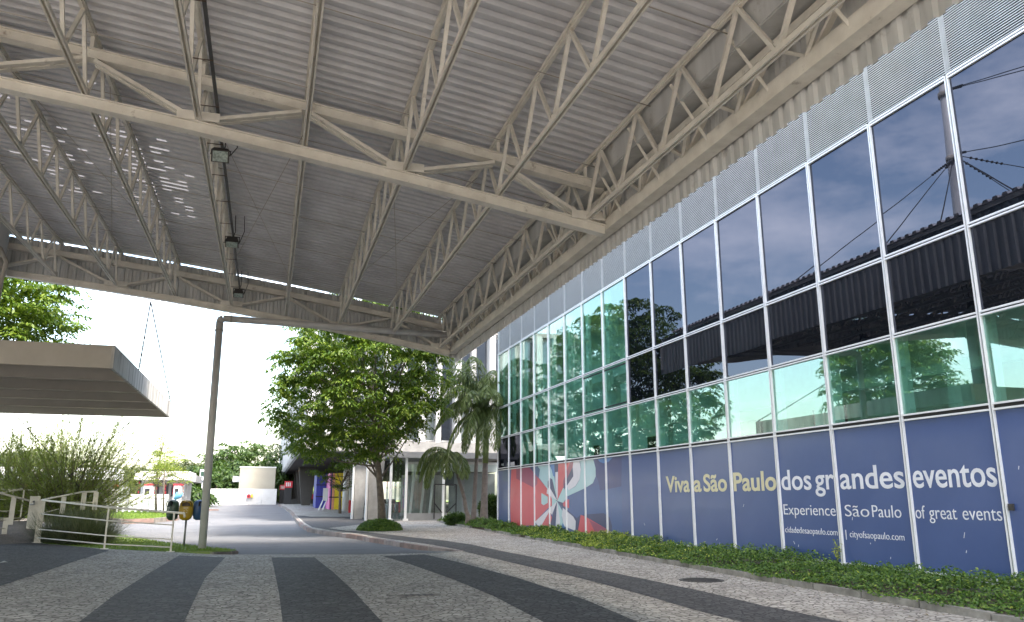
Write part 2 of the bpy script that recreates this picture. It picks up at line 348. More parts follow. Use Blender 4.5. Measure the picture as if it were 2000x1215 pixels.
E_bot=[(1448,1215),(1350,1190),(1280,1169),(1210,1149.5),(1122.5,1127),(1035,1107.5),(985,1096),(912,1079)]
a=[gp(*p) for p in E_top]; b=[gp(*p) for p in E_bot]
a.append(ext(a[-2],a[-1])); b.insert(0,ext(b[1],b[0]))
sheet('pavement_stripe',[(p.x,p.y) for p in a+b+bk],.004,M['cob_d'])
A=[gp(0,1145),gp(100,1112),gp(150,1095),gp(214,1075.5)]
B=[Vector((-5.4,29.3,0)),Vector((-7.6,32.6,0)),Vector((-12,37.6,0)),Vector((-15,37.6,0)),Vector((-15,10,0))]
sheet('pavement_stripe',[(p.x,p.y) for p in [ext(A[1],A[0],7)]+A+B],.004,M['cob_d'])
# kerb stones following the edge of the raised pavement
mb=MB()
def along(pts,step):
    pts=[Vector(p) for p in pts]; o=[];
    for a,b in zip(pts,pts[1:]):
        n=max(1,int((b-a).length/step)); o+=[a.lerp(b,i/n) for i in range(n)]
    return o+[pts[-1]]
kp=along([Vector((p[0],p[1],0)) for p in KB],.9)
for i,(p,q) in enumerate(zip(kp,kp[1:])):
    zp=H(p.y); d=(q-p).normalized(); q2=q-d*.02
    hgt=.05+dip(p.y)
    s_=Vector((-d.y,d.x,0)); j=random.uniform(-.012,.012)
    P0=p+Vector((0,0,zp+.012+j-hgt/2)); P1=q2+Vector((0,0,H(q.y)+.012+j-hgt/2))
    mb.bar(P0,P1,.17,hgt+.1,off=(.0,-.05),mi=random.choice([0,0,2,2,1]))
M['kerb2']=mat('reddish_kerb',(.30,.20,.17),.85,vscale=2,col2=(.13,.10,.09),bump=.5); M['kerb3']=mat('blackened_kerb',(.13,.12,.11),.9,vscale=3,col2=(.30,.27,.24),bump=.5)
tag(mb.build('kerb',[M['kerb'],M['kerb2'],M['kerb3']]),kind='structure')
# grass islands
def island(poly,h,name='lawn'):
    o=sheet(name,poly,h,M['grassbase'],dipf=True,thick=.2); return o
isl1=[(-1.35,24.75),(-.9,25.4),(-.75,26.6),(-1.15,28.0),(-2.0,29.6),(-3.2,32.2),(-5.0,36.5),(-7.0,40),(-12,43),(-20,43),(-20,38.3),(-12,38.3),(-8.0,33.4),(-4.85,28.6),(-2.7,26.35)]
island(isl1,.10)
isl2=[tuple(gp(*p)[:2]) for p in [(200,1014),(240,1018),(300,1016),(345,1011.5),(352,1008),(335,1003),(290,999),(215,998)]]
isl2=[isl2[0],isl2[1],isl2[2],isl2[3],isl2[4],isl2[5],isl2[6],isl2[7],(-22,62),(-22,52)]
island(isl2,.14)
mb=MB()
kk=along([Vector((p[0],p[1],0)) for p in [(-20,52.0)]+isl2[:5]],1.1)
for i,(p,q) in enumerate(zip(kk,kk[1:])):
    d=(q-p).normalized(); mb.bar(p+Vector((0,0,H(p.y)-.04)),q-d*.03+Vector((0,0,H(q.y)-.04)),.15,.30,mi=random.choice([0,1,1,2]))
kk=along([Vector((p[0],p[1],0)) for p in isl1[:9]],.8)
for i,(p,q) in enumerate(zip(kk,kk[1:])):
    d=(q-p).normalized(); mb.bar(p+Vector((0,0,H(p.y)-dip(p.y)-.02)),q-d*.03+Vector((0,0,H(q.y)-dip(q.y)-.02)),.12,.2,mi=random.choice([0,1,2]))
tag(mb.build('kerb',[M['kerb'],M['kerb2'],M['kerb3']]),kind='structure')
def pip(poly,x,y):
    ins=np.zeros(len(x),bool); n=len(poly)
    for i in range(n):
        x1,y1=poly[i];x2,y2=poly[(i+1)%n]
        if y1==y2: continue
        c=((y1>y)!=(y2>y))&(x<(x2-x1)*(y-y1)/(y2-y1)+x1); ins^=c
    return ins
def gz(x,y,off,dp=True):
    h=.018*np.clip(y-33.5,0,62); t=np.clip((y-23.3)/(28-23.3),0,1); return h+off-(.14*t*t*(3-2*t) if dp else 0)
def grass(poly,off,n,hh,name,label,mt,w=.006):
    p=np.array(poly); lo=p.min(0);hi=p.max(0)
    x=rng.uniform(lo[0],hi[0],n);y=rng.uniform(lo[1],hi[1],n); k=pip(poly,x,y); x=x[k];y=y[k]; n=len(x)
    h=rng.uniform(.5,1,n)*hh; P=np.stack([x,y,gz(x,y,off)+h/2],1)
    A=np.stack([rng.normal(0,.3,n)*h,rng.normal(0,.3,n)*h,h/2],1)
    th=rng.uniform(0,6.28,n); B=np.stack([np.cos(th),np.sin(th),0*th],1)*w
    o=leafmesh(name,P,A,B,mt); tag(o,label,'grass',kind='stuff')
grass([q for q in isl1 if True],.10,60000,.07,'grass','short mown grass on the island behind the near white railing',M['grassb'],.012)
grass(isl2,.14,60000,.09,'grass','sunlit mown grass on the island beyond the access road',M['grassb'],.025)
# manhole and drain cover
def disc(name,c,r,mt,label,cat):
    t=thing(name,(c[0],c[1],0),label,cat)
    mb=MB(); mb.tube([(0,0,.002),(0,0,.010)],r,28,smooth=False); mb.build('rim',mt,t,local=True)
    mb=MB(); mb.tube([(0,0,.011),(0,0,.014)],r*.86,28,smooth=False)
    for i in range(-4,5):
        l=math.sqrt(max(0,(r*.8)**2-(i*r*.18)**2)); mb.box((0,i*r*.18,.016),(2*l,r*.05,.004))
    mb.build('cover_plate',mt,t,local=True)
c=gp(1370,1133.5); disc('manhole_cover',c,.42,M['iron'],'round iron manhole cover in the light paving beside the ivy bed','manhole cover')
t=thing('drain_cover',(2.44,13.3,0),'small dark ragged drain cover set in the light cobble stripe','drain cover')
mb=MB(); mb.prism([(x*.36,y*.22,.003) for x,y in [(-1,-.1),(-.6,-.6),(-.2,-.5),(.3,-.8),(.9,-.3),(1,.1),(.6,.5),(.1,.4),(-.3,.8),(-.8,.4)]],(0,0,.006)); mb.build('frame',M['kerb3'],t,local=True)
mb=MB()
for i in range(5): mb.box((-.2+i*.1,0,.011),(.05,.22,.003))
mb.build('grating',M['iron'],t,local=True)

# ------------------------------------------------------------------ exhibition hall with the glass front
FX=11.0; FY0=39.01; CW=1.9352; NC=27
ZR=[8.723,5.959,4.448,2.933,.244]
hall=thing('exhibition_hall',(FX,20,0),'long glass-fronted exhibition hall with white mullions and blue event banner','building')
def cy(c): return FY0-CW*c
# mullions/transoms: paired white strips with a dark joint between
ZT=11.6
mw=MB(); md=MB()
for c in range(NC+1):
    y=cy(c)
    for s_ in (-1,1):
        mw.bb((FX-.055,y+s_*.025-.0095,ZR[4]-.05),(FX+.03,y+s_*.025+.0095,ZR[0]+.03))
    md.bb((FX-.03,y-.0152,ZR[4]-.05),(FX+.03,y+.0152,ZR[0]+.02))
for c in range(NC):
    ya,yb=cy(c+1)+.035,cy(c)-.035
    for k,z in enumerate(ZR):
        g=.028 if k not in(3,) else .045
        for s_ in (-1,1):
            mw.bb((FX-.052,ya,z+s_*g-.015),(FX+.028,yb,z+s_*g+.015))
        md.bb((FX-.02 ,ya,z-g+.0155),(FX+.03,yb,z+g-.0155))
mw.build('mullion_grid',M['alu'],hall); md.build('mullion_joint',M['gasket'],hall)
def pane(name,c,r,mt,tilt=1.0,openang=0,x=FX):
    ya,yb=cy(c+1)+.036,cy(c)-.036
    z1=ZR[r]-.045 if r!=3 else ZR[3]-.065; z0=ZR[r+1]+(.045 if r+1!=3 else .065)
    cyy=(ya+yb)/2; cz=(z0+z1)/2; o_=Vector((x,cyy,cz))
    mb=MB(); mb.bb((-.006,-(yb-ya)/2,-(z1-z0)/2),(.006,(yb-ya)/2,(z1-z0)/2))
    o=mb.build(name,mt,None); o.parent=hall; o.location=o_-wl(hall)
    o.rotation_euler=(0,R_(random.gauss(0,.17)*tilt),R_(random.gauss(0,.17)*tilt))
    return o
for c in range(NC):
    for r in range(3):
        if r<2: g=c<8
        else: g=c>=2
        if g: pane('green_pane',c,r,M['green'],1.2)
        else: pane('mirror_pane',c,r,M['mirror'],1.2)
    pane('banner_panel',c,3,M['blue'],.3)
for c in (6,7):
    mb=MB(); y=cy(c)-.1; z=5.80
    # top-hung opening sash, slightly ajar
    for (a1,b1) in (((0,0),(.0,0)),):
        mb.bar((FX-.03,cy(c+1)+.09,4.56),(FX-.03,cy(c)-.09,4.56),.03,.04); mb.bar((FX-.03,cy(c+1)+.09,5.83),(FX-.03,cy(c)-.09,5.83),.03,.04)
    mb.build('opening_sash',M['gasket'],hall)
# louvres over the glass
for c in range(NC):
    mb=MB(); ya,yb=cy(c+1)+.004,cy(c)-.004; z=ZR[0]+.07; 
    while z<ZT:
        p=[(FX-.05,0,z),(FX-.046,0,z+.010),(FX-.005,0,z+.022),(FX-.005,0,z+.015)]
        pts=[Vector((q[0],ya,q[2])) for q in p]; mb.prism(pts,(0,yb-ya,0)); z+=.046
    mb.build('louvre_bank',M['louvre'],hall)
mb=MB(); mb.bb((FX+.10,cy(NC),ZR[0]+.05),(FX+.12,cy(0),ZT)); mb.build('louvre_backing',M['gasket'],hall)
for c in range(NC+1):
    mb=MB()
    for s_ in (-1,1): mb.bb((FX+.0,cy(c)+s_*.03-.014,ZR[0]+.05),(FX+.04,cy(c)+s_*.03+.014,ZT))
    mb.build('louvre_post',M['louvre'],hall)
# body: roof, back, plinth, interior
mb=MB()
mb.bb((FX+.1,cy(NC),ZT),(FX+24,cy(0),ZT+.3)); mb.bb((FX+24,cy(NC),0),(FX+24.3,cy(0),ZT)); mb.bb((FX-.02,cy(NC)-.3,0),(FX+24,cy(NC)-.05,ZT))
mb.bb((FX+.02,cy(0)+.06,0),(FX+24,cy(0)+.3,ZT)); mb.bb((FX-.02,cy(NC),-.1),(FX+.3,cy(0),ZR[4]-.06))
mb.build('wall',M['conc'],hall)
mb=MB(); mb.bb((FX+.35,cy(NC),ZT+.31),(FX+23.5,cy(0),24)); mb.build('added_sun_block',M['finwhite'],hall)  # unseen volume added above the roof to keep sun off sidewalk and canopy fascia
mb=MB(); mb.bb((FX+2.6,cy(NC),.3),(FX+2.75,cy(0),ZT-.05)); mb.bb((FX+.06,cy(NC),2.62),(FX+2.6,cy(0),2.86))
mb.build('interior_wall',M['interior'],hall)
mb=MB()
for c in range(NC+1):
    y=cy(c)
    mb.bb((FX+.24,y+.05,2.87),(FX+.36,y+.30,8.79)); 
    for z in (3.95,5.2,7.4): mb.bb((FX+.10,y+.0,z-.06),(FX+.24,y+.20,z+.06))
mb.bb((FX+.9,cy(NC),3.78),(FX+1.1,cy(0),3.98)); mb.bb((FX+.6,cy(NC),5.75),(FX+1.6,cy(0),6.0))
for c in range(0,NC,2): mb.bb((FX+1.0,cy(c)-.4,2.87),(FX+1.3,cy(c)-.1,8.79))
mb.build('inner_frame',M['intsteel'],hall)
mb=MB()
for c,w_ in ((3,1.0),(6,1.3),(9,1.5),(11,1.2)): mb.bb((FX+2.5,cy(c)-w_,2.9),(FX+2.58,cy(c),3.75))
mb.build('inner_doorway',M['dark'],hall)
# lettering
def text(s,ya,yb,z,capz,mt,bold=0.,name='lettering',italic=0):
    cu=bpy.data.curves.new('t','FONT'); cu.body=s; cu.size=1; cu.offset=bold; cu.extrude=.004; cu.shear=italic; cu.resolution_u=4
    ob=bpy.data.objects.new('t',cu); COL.objects.link(ob); dg=bpy.context.evaluated_depsgraph_get(); dg.update()
    me=bpy.data.meshes.new_from_object(ob.evaluated_get(dg)); COL.objects.unlink(ob); bpy.data.objects.remove(ob)
    n=len(me.vertices); co=np.zeros(n*3); me.vertices.foreach_get('co',co); co=co.reshape(-1,3)
    x0,x1=co[:,0].min(),co[:,0].max(); sx=(ya-yb)/(x1-x0); sy=capz/.729
    V=np.stack([-.007-co[:,2]*1.0, ya-(co[:,0]-x0)*sx, z+co[:,1]*sy],1)
    V[:,0]+=FX; V-=np.array(wl(hall)); me.vertices.foreach_set('co',V.ravel()); me.materials.clear(); me.materials.append(mt); me.update()
    o=bpy.data.objects.new(name,me); COL.objects.link(o); o.parent=hall; return o
Z1=1.70
for s,a_,b_ in (('Viva',21.21,19.85),('a',19.62,19.23),('São',19.11,17.97),('Paulo',17.66,15.9)): text(s,a_,b_,Z1,.45,M['cream_txt'],.022)
for s,a_,b_ in (('dos',15.71,14.67),('gr',14.55,13.94),('andes',13.76,12.04),('eventos',11.83,10.09)): text(s,a_,b_,Z1,.45,M['white_txt'],.012)
for s,a_,b_ in (('Experience',15.7,13.98),('São',13.70,13.02),('Paulo',12.94,12.2),('of',11.86,11.64),('great',11.55,10.96),('events',10.84,10.09)): text(s,a_,b_,1.17,.235,M['white_txt'],-.006)
text('cidadedesaopaulo.com',15.7,13.98,.79,.135,M['white_txt'],-.008); text('|',13.74,13.72,.77,.15,M['white_txt'],-.004); text('cityofsaopaulo.com',13.62,12.19,.775,.135,M['white_txt'],-.008)
# printed sunburst on the banner (polygons on the facade plane)
gx,gy,gs=960,880,6.752
def poly_f(L_,depth,mi,mb):
    P=[onp(0,FX,gx+x/gs,gy+y/gs) for x,y in L_]
    ztop=ZR[3]-.07; 
    P=[Vector((FX-.0065-.0012*depth,p.y,min(p.z,ztop))) for p in P]
    mb.prism(P,(.001,0,0),mi)
mb=MB()
G=[('v_teal',[(85,250),(228,240),(228,415),(85,385)],0),
('v_mid',[(1090,110),(1510,90),(1720,470),(1725,1120),(1590,1110),(1560,900),(1480,825),(1250,870),(1180,850),(1120,900),(880,670),(1000,600),(1240,490),(1350,420),(1380,330),(1360,110)],0),
('v_deep',[(1362,112),(1610,85),(1720,80),(1715,475),(1432,528),(1410,400),(1378,330)],1),
('v_sky',[(1400,105),(1600,92),(1545,150),(1480,168),(1430,150)],2),
('v_navy',[(1120,900),(1170,850),(1480,825),(1560,880),(1590,990),(1585,1120),(1100,1120)],1),
('v_red',[(265,235),(500,208),(735,500),(800,600),(810,720),(745,760),(575,940),(560,985),(262,1000),(250,820),(248,600),(255,400)],1),
('v_maroon',[(330,225),(500,208),(610,350),(605,440),(560,490),(330,370)],2),
('v_navy',[(500,208),(575,196),(575,310),(545,268)],2),
('v_teal',[(577,196),(610,192),(640,245),(630,350),(577,300)],2),
('v_pale',[(610,192),(765,172),(830,330),(868,655),(800,640),(735,500),(625,355),(638,250)],2),
('v_sky',[(778,170),(832,165),(835,345),(815,335)],3),
('v_navy',[(832,165),(882,160),(878,285),(835,290)],3),
('v_white',[(845,285),(880,282),(876,600),(868,655),(845,430)],4),
('v_red',[(882,160),(1082,138),(1082,200),(1000,380),(868,660),(876,500)],3),
('v_maroon',[(1040,143),(1082,138),(1080,210),(945,490),(950,400)],4),
('v_navy',[(1068,230),(1082,310),(1070,350),(960,520),(965,440)],5),
('v_white',[(1082,138),(1165,128),(1182,250),(1165,380),(1110,470),(1020,525),(995,470),(1082,340),(1075,220)],5),
('v_pale',[(1172,127),(1345,108),(1375,230),(1378,340),(1340,430),(1240,495),(1000,605),(950,690),(868,665),(945,500),(1010,470),(1022,525),(1110,475),(1165,385),(1184,250)],4),
('v_navy',[(745,480),(745,410),(775,362),(805,380),(868,655)],5),
('v_white',[(735,520),(768,483),(868,655),(730,565)],6),
('v_pale',[(660,560),(745,610),(745,690),(690,722),(660,700)],4),
('v_pale',[(800,620),(868,668),(800,735)],5),
('v_red',[(945,690),(990,655),(1028,642),(1028,758),(990,750),(950,730)],6),
('v_white',[(868,668),(800,850),(768,800),(665,1000),(610,985),(575,940)],4),
('v_red',[(768,800),(800,880),(775,1000),(665,985)],6),
('v_navy',[(868,668),(835,1010),(775,1000),(805,870)],5),
('v_white',[(868,668),(910,930),(900,1015),(850,1010)],6),
('v_pale',[(868,668),(940,800),(930,880),(960,1000),(900,1015),(905,900)],5),
('v_navy',[(868,668),(945,690),(1000,780),(1160,920),(1140,1090),(1110,1060),(1080,870),(945,755)],5),
('v_white',[(945,755),(1080,870),(1115,930),(1110,1060),(1040,1030),(960,1000),(930,860)],6),
('v_sky',[(945,950),(975,1020),(925,1015)],7),
('v_red',[(1180,848),(1240,870),(1530,1040),(1600,1130),(1560,1150),(1255,1130),(1140,1090)],6),
('v_maroon',[(1290,910),(1530,1040),(1600,1130),(1400,1140)],7)]
names=[]; 
for nm,L_,d in G:
    if nm not in names: names.append(nm)
    poly_f(L_,d,names.index(nm),mb)
mb.build('sunburst_print',[M[n] for n in names],hall)
# scuffs on the vinyl
mb=MB()
for (x,y,l) in ((1550,1057,6),(1560,1064,4),(1884,1040,11),(1935,1116,9),(1940,1122,6),(1453,985,5),(1406,1060,7),(1401,1052,3),(1888,1075,5),(1990,910,7),(1665,1010,6),(1258,1022,4),(1740,1088,4),(1700,1060,3)):
    p=onp(0,FX-.007,x,y); q=onp(0,FX-.007,x+random.uniform(-2,3),y+l); mb.bar(p,q,.010,.003,up=(1,0,0))
mb.build('scuff_marks',M['white_txt'],hall)
# small fixture at right of lettering
mb=MB(); mb.bb((FX-.05,9.84,1.33),(FX-.01,9.92,1.43)); mb.build('cable_outlet',M['iron'],hall)

# ------------------------------------------------------------------ planter bed along the wall
def px_edge(y):
    P=[(-14,8.7)]+[(b_,a_) for a_,b_ in planter[1:]]
    ys=np.array([p[0] for p in P]); xs=np.array([p[1] for p in P]); return np.interp(y,ys,xs)
bed=[(p[0]+.02,p[1]) for p in planter]+[(11.2,47.2),(11.2,39.2),(10.97,39.1),(10.97,-14)]
sheet('planting_bed',bed,.06,M['soil'],thick=.2)
def ivy(n,ya,yb,size,name,label,mt,hf,yel=None,xr=None):
    y=rng.uniform(ya,yb,n); e=px_edge(y); u=rng.uniform(0,1,n)**.9
    e=e-.10-.10*np.sin(y*3.1)*np.sin(y*1.17+1); x=e+(np.where(y<39.1,10.93,11.0)-e)*u
    nzv=.5+.25*np.sin(y*2.1+x*3.)+.25*np.sin(y*.83-1.3+2*x)+.18*np.sin(y*5.3+x*7)+.12*np.sin(y*9.1-x*11)
    nzv=np.clip(nzv,0,1.3)
    h=(.07+.27*np.minimum(1,u*2.2))*(.35+.85*nzv)
    z=.018*np.clip(y-33.5,0,62)+.06+h*rng.uniform(.55,1.05,n)
    k=(y<39.2)|(x<11.0)
    P=np.stack([x,y,z],1)
    if yel is not None:
        f=.5+.5*np.sin(y*1.3+.5*x)*np.sin(y*.37+2); k&=(rng.uniform(0,1,n)<yel(y)*f)
        P[:,2]+=.015
    P=P[k]; n=len(P)
    th=rng.uniform(0,6.28,n); ti=rng.normal(0,.5,n)
    A=np.stack([np.cos(th)*np.cos(ti),np.sin(th)*np.cos(ti),np.sin(ti)-.15],1)
    B=unit(np.cross(A,np.stack([rng.normal(0,.45,n)-.25,rng.normal(0,.45,n)-.2,np.ones(n)],1)))
    s=(size*rng.uniform(.6,1.2,n))[:,None]
    o=leafmesh(name,P,unit(A)*s,B*s*.62,mt,fold=.25); tag(o,label,'ground cover',kind='stuff')
ivy(52000,-2,20,.032,'ground_cover','dense green creeping ground cover along the foot of the blue banner wall',M['ivy'],1)
ivy(42000,20,46.5,.038,'ground_cover','green ground cover at the far end of the bed by the sunburst print and palms',M['ivy'],1)
ivy(26000,17,34,.035,'yellow_ground_cover','yellow-green creeper patches below the sunburst print',M['ivy_y'],1,yel=lambda y:.85*np.exp(-((y-25)/5.5)**2)+.05)
ivy(5000,2,20,.03,'yellow_ground_cover','scattered yellow-green young leaves near the lettered end of the bed',M['ivy_y'],1,yel=lambda y:.2+0*y)
n=900; y=rng.uniform(3,42,n); x=px_edge(y)-np.abs(rng.normal(0,.45,n))-.08; th=rng.uniform(0,6.28,n)
A=np.stack([np.cos(th),np.sin(th),rng.normal(0,.25,n)],1)*.022; B=np.stack([-np.sin(th),np.cos(th),rng.normal(0,.25,n)],1)*.012
M['dryleaf']=leafmat('dry_leaves',(.10,.06,.03),(.18,.12,.05),(.25,.2,.08),trans=.1)
tag(leafmesh('fallen_leaves',np.stack([x,y,.018*np.clip(y-33.5,0,62)+.014],1),A,B,M['dryleaf']),'small dry leaves scattered on the paving along the ivy bed','fallen leaves',kind='stuff')
# concrete edging
mb=MB(); yy=-13.
while yy<46:
    l=random.uniform(.9,1.3)
    if random.random()<.9:
        x0,x1=px_edge(yy),px_edge(yy+l-.03); z0=H(yy)
        mb.bar((x0-.03,yy,z0+.03+random.uniform(-.012,.014)),(x1-.03,yy+l-.03,H(yy+l)+.03+random.uniform(-.012,.014)),.13,.13)
    yy+=l
tag(mb.build('planter_kerb',M['oldkerb']),kind='structure')
# a tall weed against the mullion
def sprig(base,hh,n,mt,name,label,spread=.12,ls=.035,cat='plant',pr=None):
    t=thing(name,base,label,cat); mb=MB(); P=[];A=[];B=[]
    for i in range(n):
        th=random.uniform(0,6.28); k=random.uniform(.3,1); tip=Vector((math.cos(th)*spread*k,math.sin(th)*spread*k,hh*random.uniform(.6,1)))
        mb.tube([(0,0,-.03),tip*.5+Vector((0,0,.03)),tip],[.004,.003,.002],4)
        for j in range(10):
            q=tip*random.uniform(.35,1); a_=Vector((random.gauss(0,1),random.gauss(0,1),random.gauss(0,.6))).normalized(); b_=a_.cross(Vector((random.gauss(0,.4),random.gauss(0,.4),1))).normalized()
            P.append(q+a_*ls);A.append(a_*ls);B.append(b_*ls*.5)
    mb.build('stem',M['palmstem'],t,local=True)
    P=np.array([tuple(p) for p in P])+np.array(base); leafmesh('foliage',P,[tuple(p) for p in A],[tuple(p) for p in B],mt,t)
    return t
sprig((10.85,cy(13)+.02,.25),.5,7,M['ivy_y'],'tall_weed','yellow-green weed climbing the mullion below the web address line')

# ------------------------------------------------------------------ canopy
X0=-9.4
def zb(x):
    if x<X0: x=2*X0-x
    return 7.89-.135*x-.0028*x*x
YP=[29.0,14.3,-.4]; PW=14.7/9
canopy=thing('entrance_canopy',(X0,14,0),'huge cream steel truss canopy with corrugated roof over the drop-off','canopy')
XP=[5.87-1.87*k for k in range(9)]; XP=XP+[2*X0-x for x in XP[:8][::-1]]
XR=6.4; XL=2*X0-XR
# corrugated deck
mb=MB(); per=.275; y=-.9; prof=[]
while y<29.45:
    prof+=[(y,0),(y+.10,0),(y+.135,.075),(y+.24,.075)]; y+=per
xs=[2*X0-6.12+i*(2*(6.12-X0))/140 for i in range(141)]
n=len(prof); vs=[];fs=[]
for x in xs:
    for (yy,dz) in prof: vs.append((x,yy,zb(x)+1.33+dz))
for i in range(len(xs)-1):
    for j in range(n-1):
        a_=i*n+j; fs.append((a_,a_+1,a_+1+n,a_+n))
mb.add(vs,fs)
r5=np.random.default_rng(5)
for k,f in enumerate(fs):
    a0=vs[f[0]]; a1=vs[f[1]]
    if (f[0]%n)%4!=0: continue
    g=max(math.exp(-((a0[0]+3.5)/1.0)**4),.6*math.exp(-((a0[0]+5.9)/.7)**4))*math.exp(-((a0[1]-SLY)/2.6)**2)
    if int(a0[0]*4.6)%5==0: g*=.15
    if r5.random()<g*.6: mb.m[k]=1  # scattered deck faces swapped to imitate bright glints
mb.build('roof_deck',[M['deck'],M['glint']],canopy)
def dchord(mb,x0,x1,Y,dz,h=.21):
    # pair of channels with a slot between them
    p0=(x0,Y,zb(x0)+dz);p1=(x1,Y,zb(x1)+dz)
    mb.bar(p0,p1,.13,h-.05)
    for q in (-1,1): mb.bar(p0,p1,.215,.024,off=(0,q*(h/2-.0125)))
allx=sorted([XR-.15,XL+.15]+XP)
for Y in YP:
    t=MB()
    for a_,b_ in zip(allx,allx[1:]): dchord(t,a_,b_,Y,-.105)
    root=t.build('primary_truss',M['steel'],canopy)
    t=MB()
    for a_,b_ in zip(allx,allx[1:]): dchord(t,a_,b_,Y,.82,.2)
    t.build('top_chord',M['steel'],root)
    t=MB()
    for i,x in enumerate(allx[1:-1]):
        k=round((5.87-x)/1.87) if x>X0 else round((5.87-(2*X0-x))/1.87)
        low=(k%2==0)
        for xn in (allx[i],allx[i+2]):
            if low and (xn!=allx[0] and xn!=allx[-1]):
                a_=Vector((x,Y,zb(x)+.0)); b_=Vector((xn,Y,zb(xn)+.72)); d=(b_-a_).normalized()
                for s_ in (-1,1): t.bar(a_+Vector((0,s_*.075,0))+d*.24,b_-d*.1+Vector((0,s_*.075,0)),.065,.10,up=(0,1,0))
                for q in (.35,.68): t.bar(a_.lerp(b_,q)-d*.03,a_.lerp(b_,q)+d*.03,.07,.07,up=(0,1,0))
        if low: t.bb((x-.36,Y-.134,zb(x)+.002),(x+.36,Y-.112,zb(x)+.17)); t.bb((x-.36,Y+.112,zb(x)+.002),(x+.36,Y+.134,zb(x)+.17))
        t.bar((x,Y,zb(x)+.9),(x,Y,zb(x)+1.17),.06,.06,up=(1,0,0))
    for s_,xe in ((1,XR-.1),(-1,XL+.1)):
        xi=5.87 if s_>0 else 2*X0-5.87
        t.bar((xi,Y,zb(xi)+.0),(xe,Y,zb(xe)+.75),.05,.08,up=(0,1,0))
    t.build('web_members',M['steel'],root)
for x in XP:
    t=MB(); zc=zb(x)
    for s_ in (-1,1):
        t.bar((x,29,zc+.045),(x,-.4,zc+.045),.028,.085,off=(s_*.034,0))
    t.bar((x,29,zc+.075),(x,-.4,zc+.075),.066,.02)
    root=t.build('purlin_truss',M['steel'],canopy)
    t=MB(); t.bar((x,29.35,zc+1.235),(x,-.7,zc+1.235),.11,.07); t.bar((x,29.35,zc+1.185),(x,-.7,zc+1.185),.05,.03)
    t.build('top_chord',M['steel'],root)
    t=MB(); N_=18
    for i in range(N_):
        yb=29-PW*i; ym=yb-PW/2; yn=yb-PW
        t.bar((x,yb-.04,zc+.08),(x,ym+.02,zc+1.18),.06,.06,up=(1,0,0)); t.bar((x,yn+.04,zc+.08),(x,ym-.02,zc+1.18),.06,.06,up=(1,0,0))
        t.bb((x-.008,yb-.13,zc+.08),(x+.008,yb+.13,zc+.2))
    t.build('web_members',M['steel'],root)
# sag rods between purlins and wind bracing
mb=MB()
for j,Y in enumerate(np.arange(1.5,28.,2.45)):
    pts=[(x,Y,zb(x)+(.95 if j%2 else 1.05)) for x in sorted(XP)]
    mb.tube(pts,.010,5)
for (x1,y1,x2,y2) in ((XP[4],27.5,XP[3],16),(XP[3],27.5,XP[4],16),(XP[2],27.5,XP[1],16),(XP[1],27.5,XP[2],16),(XP[6],27.5,XP[5],16),(XP[5],27.5,XP[6],16)):
    mb.tube([(x1,y1,zb(x1)+1.1),(x2,y2,zb(x2)+1.1)],.008,5)
mb.build('sag_rods',M['steel_dark'],canopy)
# side beam, truss and gutter along both eaves
for s_ in (1,-1):
    def X(v): return v if s_>0 else 2*X0-v
    t=MB(); t.bb((X(6.26),-.6,6.83),(X(6.50),29.1,7.08)); root=t.build('eaves_truss',M['steel'],canopy)
    t=MB(); t.bb((X(6.30),-.6,7.56),(X(6.46),29.1,7.68)); t.build('top_chord',M['steel'],root)
    t=MB()
    for i in range(18):
        yb=29-PW*i; ym=yb-PW/2
        t.bar((X(6.38),yb-.05,7.08),(X(6.38),ym+.1,7.57),.05,.09,up=(1,0,0)); t.bar((X(6.38),yb-PW+.05,7.08),(X(6.38),ym-.1,7.57),.05,.09,up=(1,0,0))
        t.bb((X(6.34),yb-.04,7.08),(X(6.42),yb+.04,7.57))
        # knee braces from the inner truss down to the eaves beam
        t.bar((X(6.28),yb,7.05),(X(5.90),ym,zb(5.87)+.12),.045,.045); t.bar((X(6.28),yb-PW*.5,6.98),(X(5.9),yb-PW*.25,zb(5.87)+1.1),.045,.045)
    t.build('web_members',M['steel'],root)
    t=MB(); t.bb((X(6.0),-.7,7.74),(X(6.47),29.2,7.76)); t.bb((X(5.98),-.7,7.76),(X(6.0),29.2,zb(6)+1.31)); t.bb((X(6.47),-.7,7.74),(X(6.49),29.2,7.93))
    t.build('gutter',M['fascia'],canopy)
    # corrugated side cladding
    t=MB(); vs=[];fs=[]; y=-.75; pr=[]
    while y<29.3: pr+=[(y,0),(y+.09,0),(y+.125,.045),(y+.215,.045)]; y+=.25
    for (yy,dx) in pr:
        vs+=[(X(6.53+dx),yy,6.53),(X(6.53+dx),yy,7.93)]
    fs=[(2*i,2*i+1,2*i+3,2*i+2) for i in range(len(pr)-1)]
    t.add(vs,fs); t.build('side_cladding',M['fascia'],canopy)
    t=MB(); t.bb((X(6.44),-.8,7.935),(X(6.62),29.35,7.95)); t.build('flashing',M['steel'],canopy)
# end cladding
for Ye,sg in ((29.3,1),(-.8,-1)):
    t=MB(); vs=[]; x=XL-.1; pr=[]
    while x<XR+.12: pr+=[(x,0),(x+.09,0),(x+.125,.045),(x+.215,.045)]; x+=.25
    for (xx,dy) in pr:
        top=1.24 if abs(xx-X0)<6.0-X0 else 7.93-zb(xx)
        vs+=[(xx,Ye+sg*dy,zb(xx)-.17),(xx,Ye+sg*dy,zb(xx)+top)]
    t.add(vs,[(2*i,2*i+1,2*i+3,2*i+2) for i in range(len(pr)-1)]); t.build('end_cladding',M['fascia'],canopy)
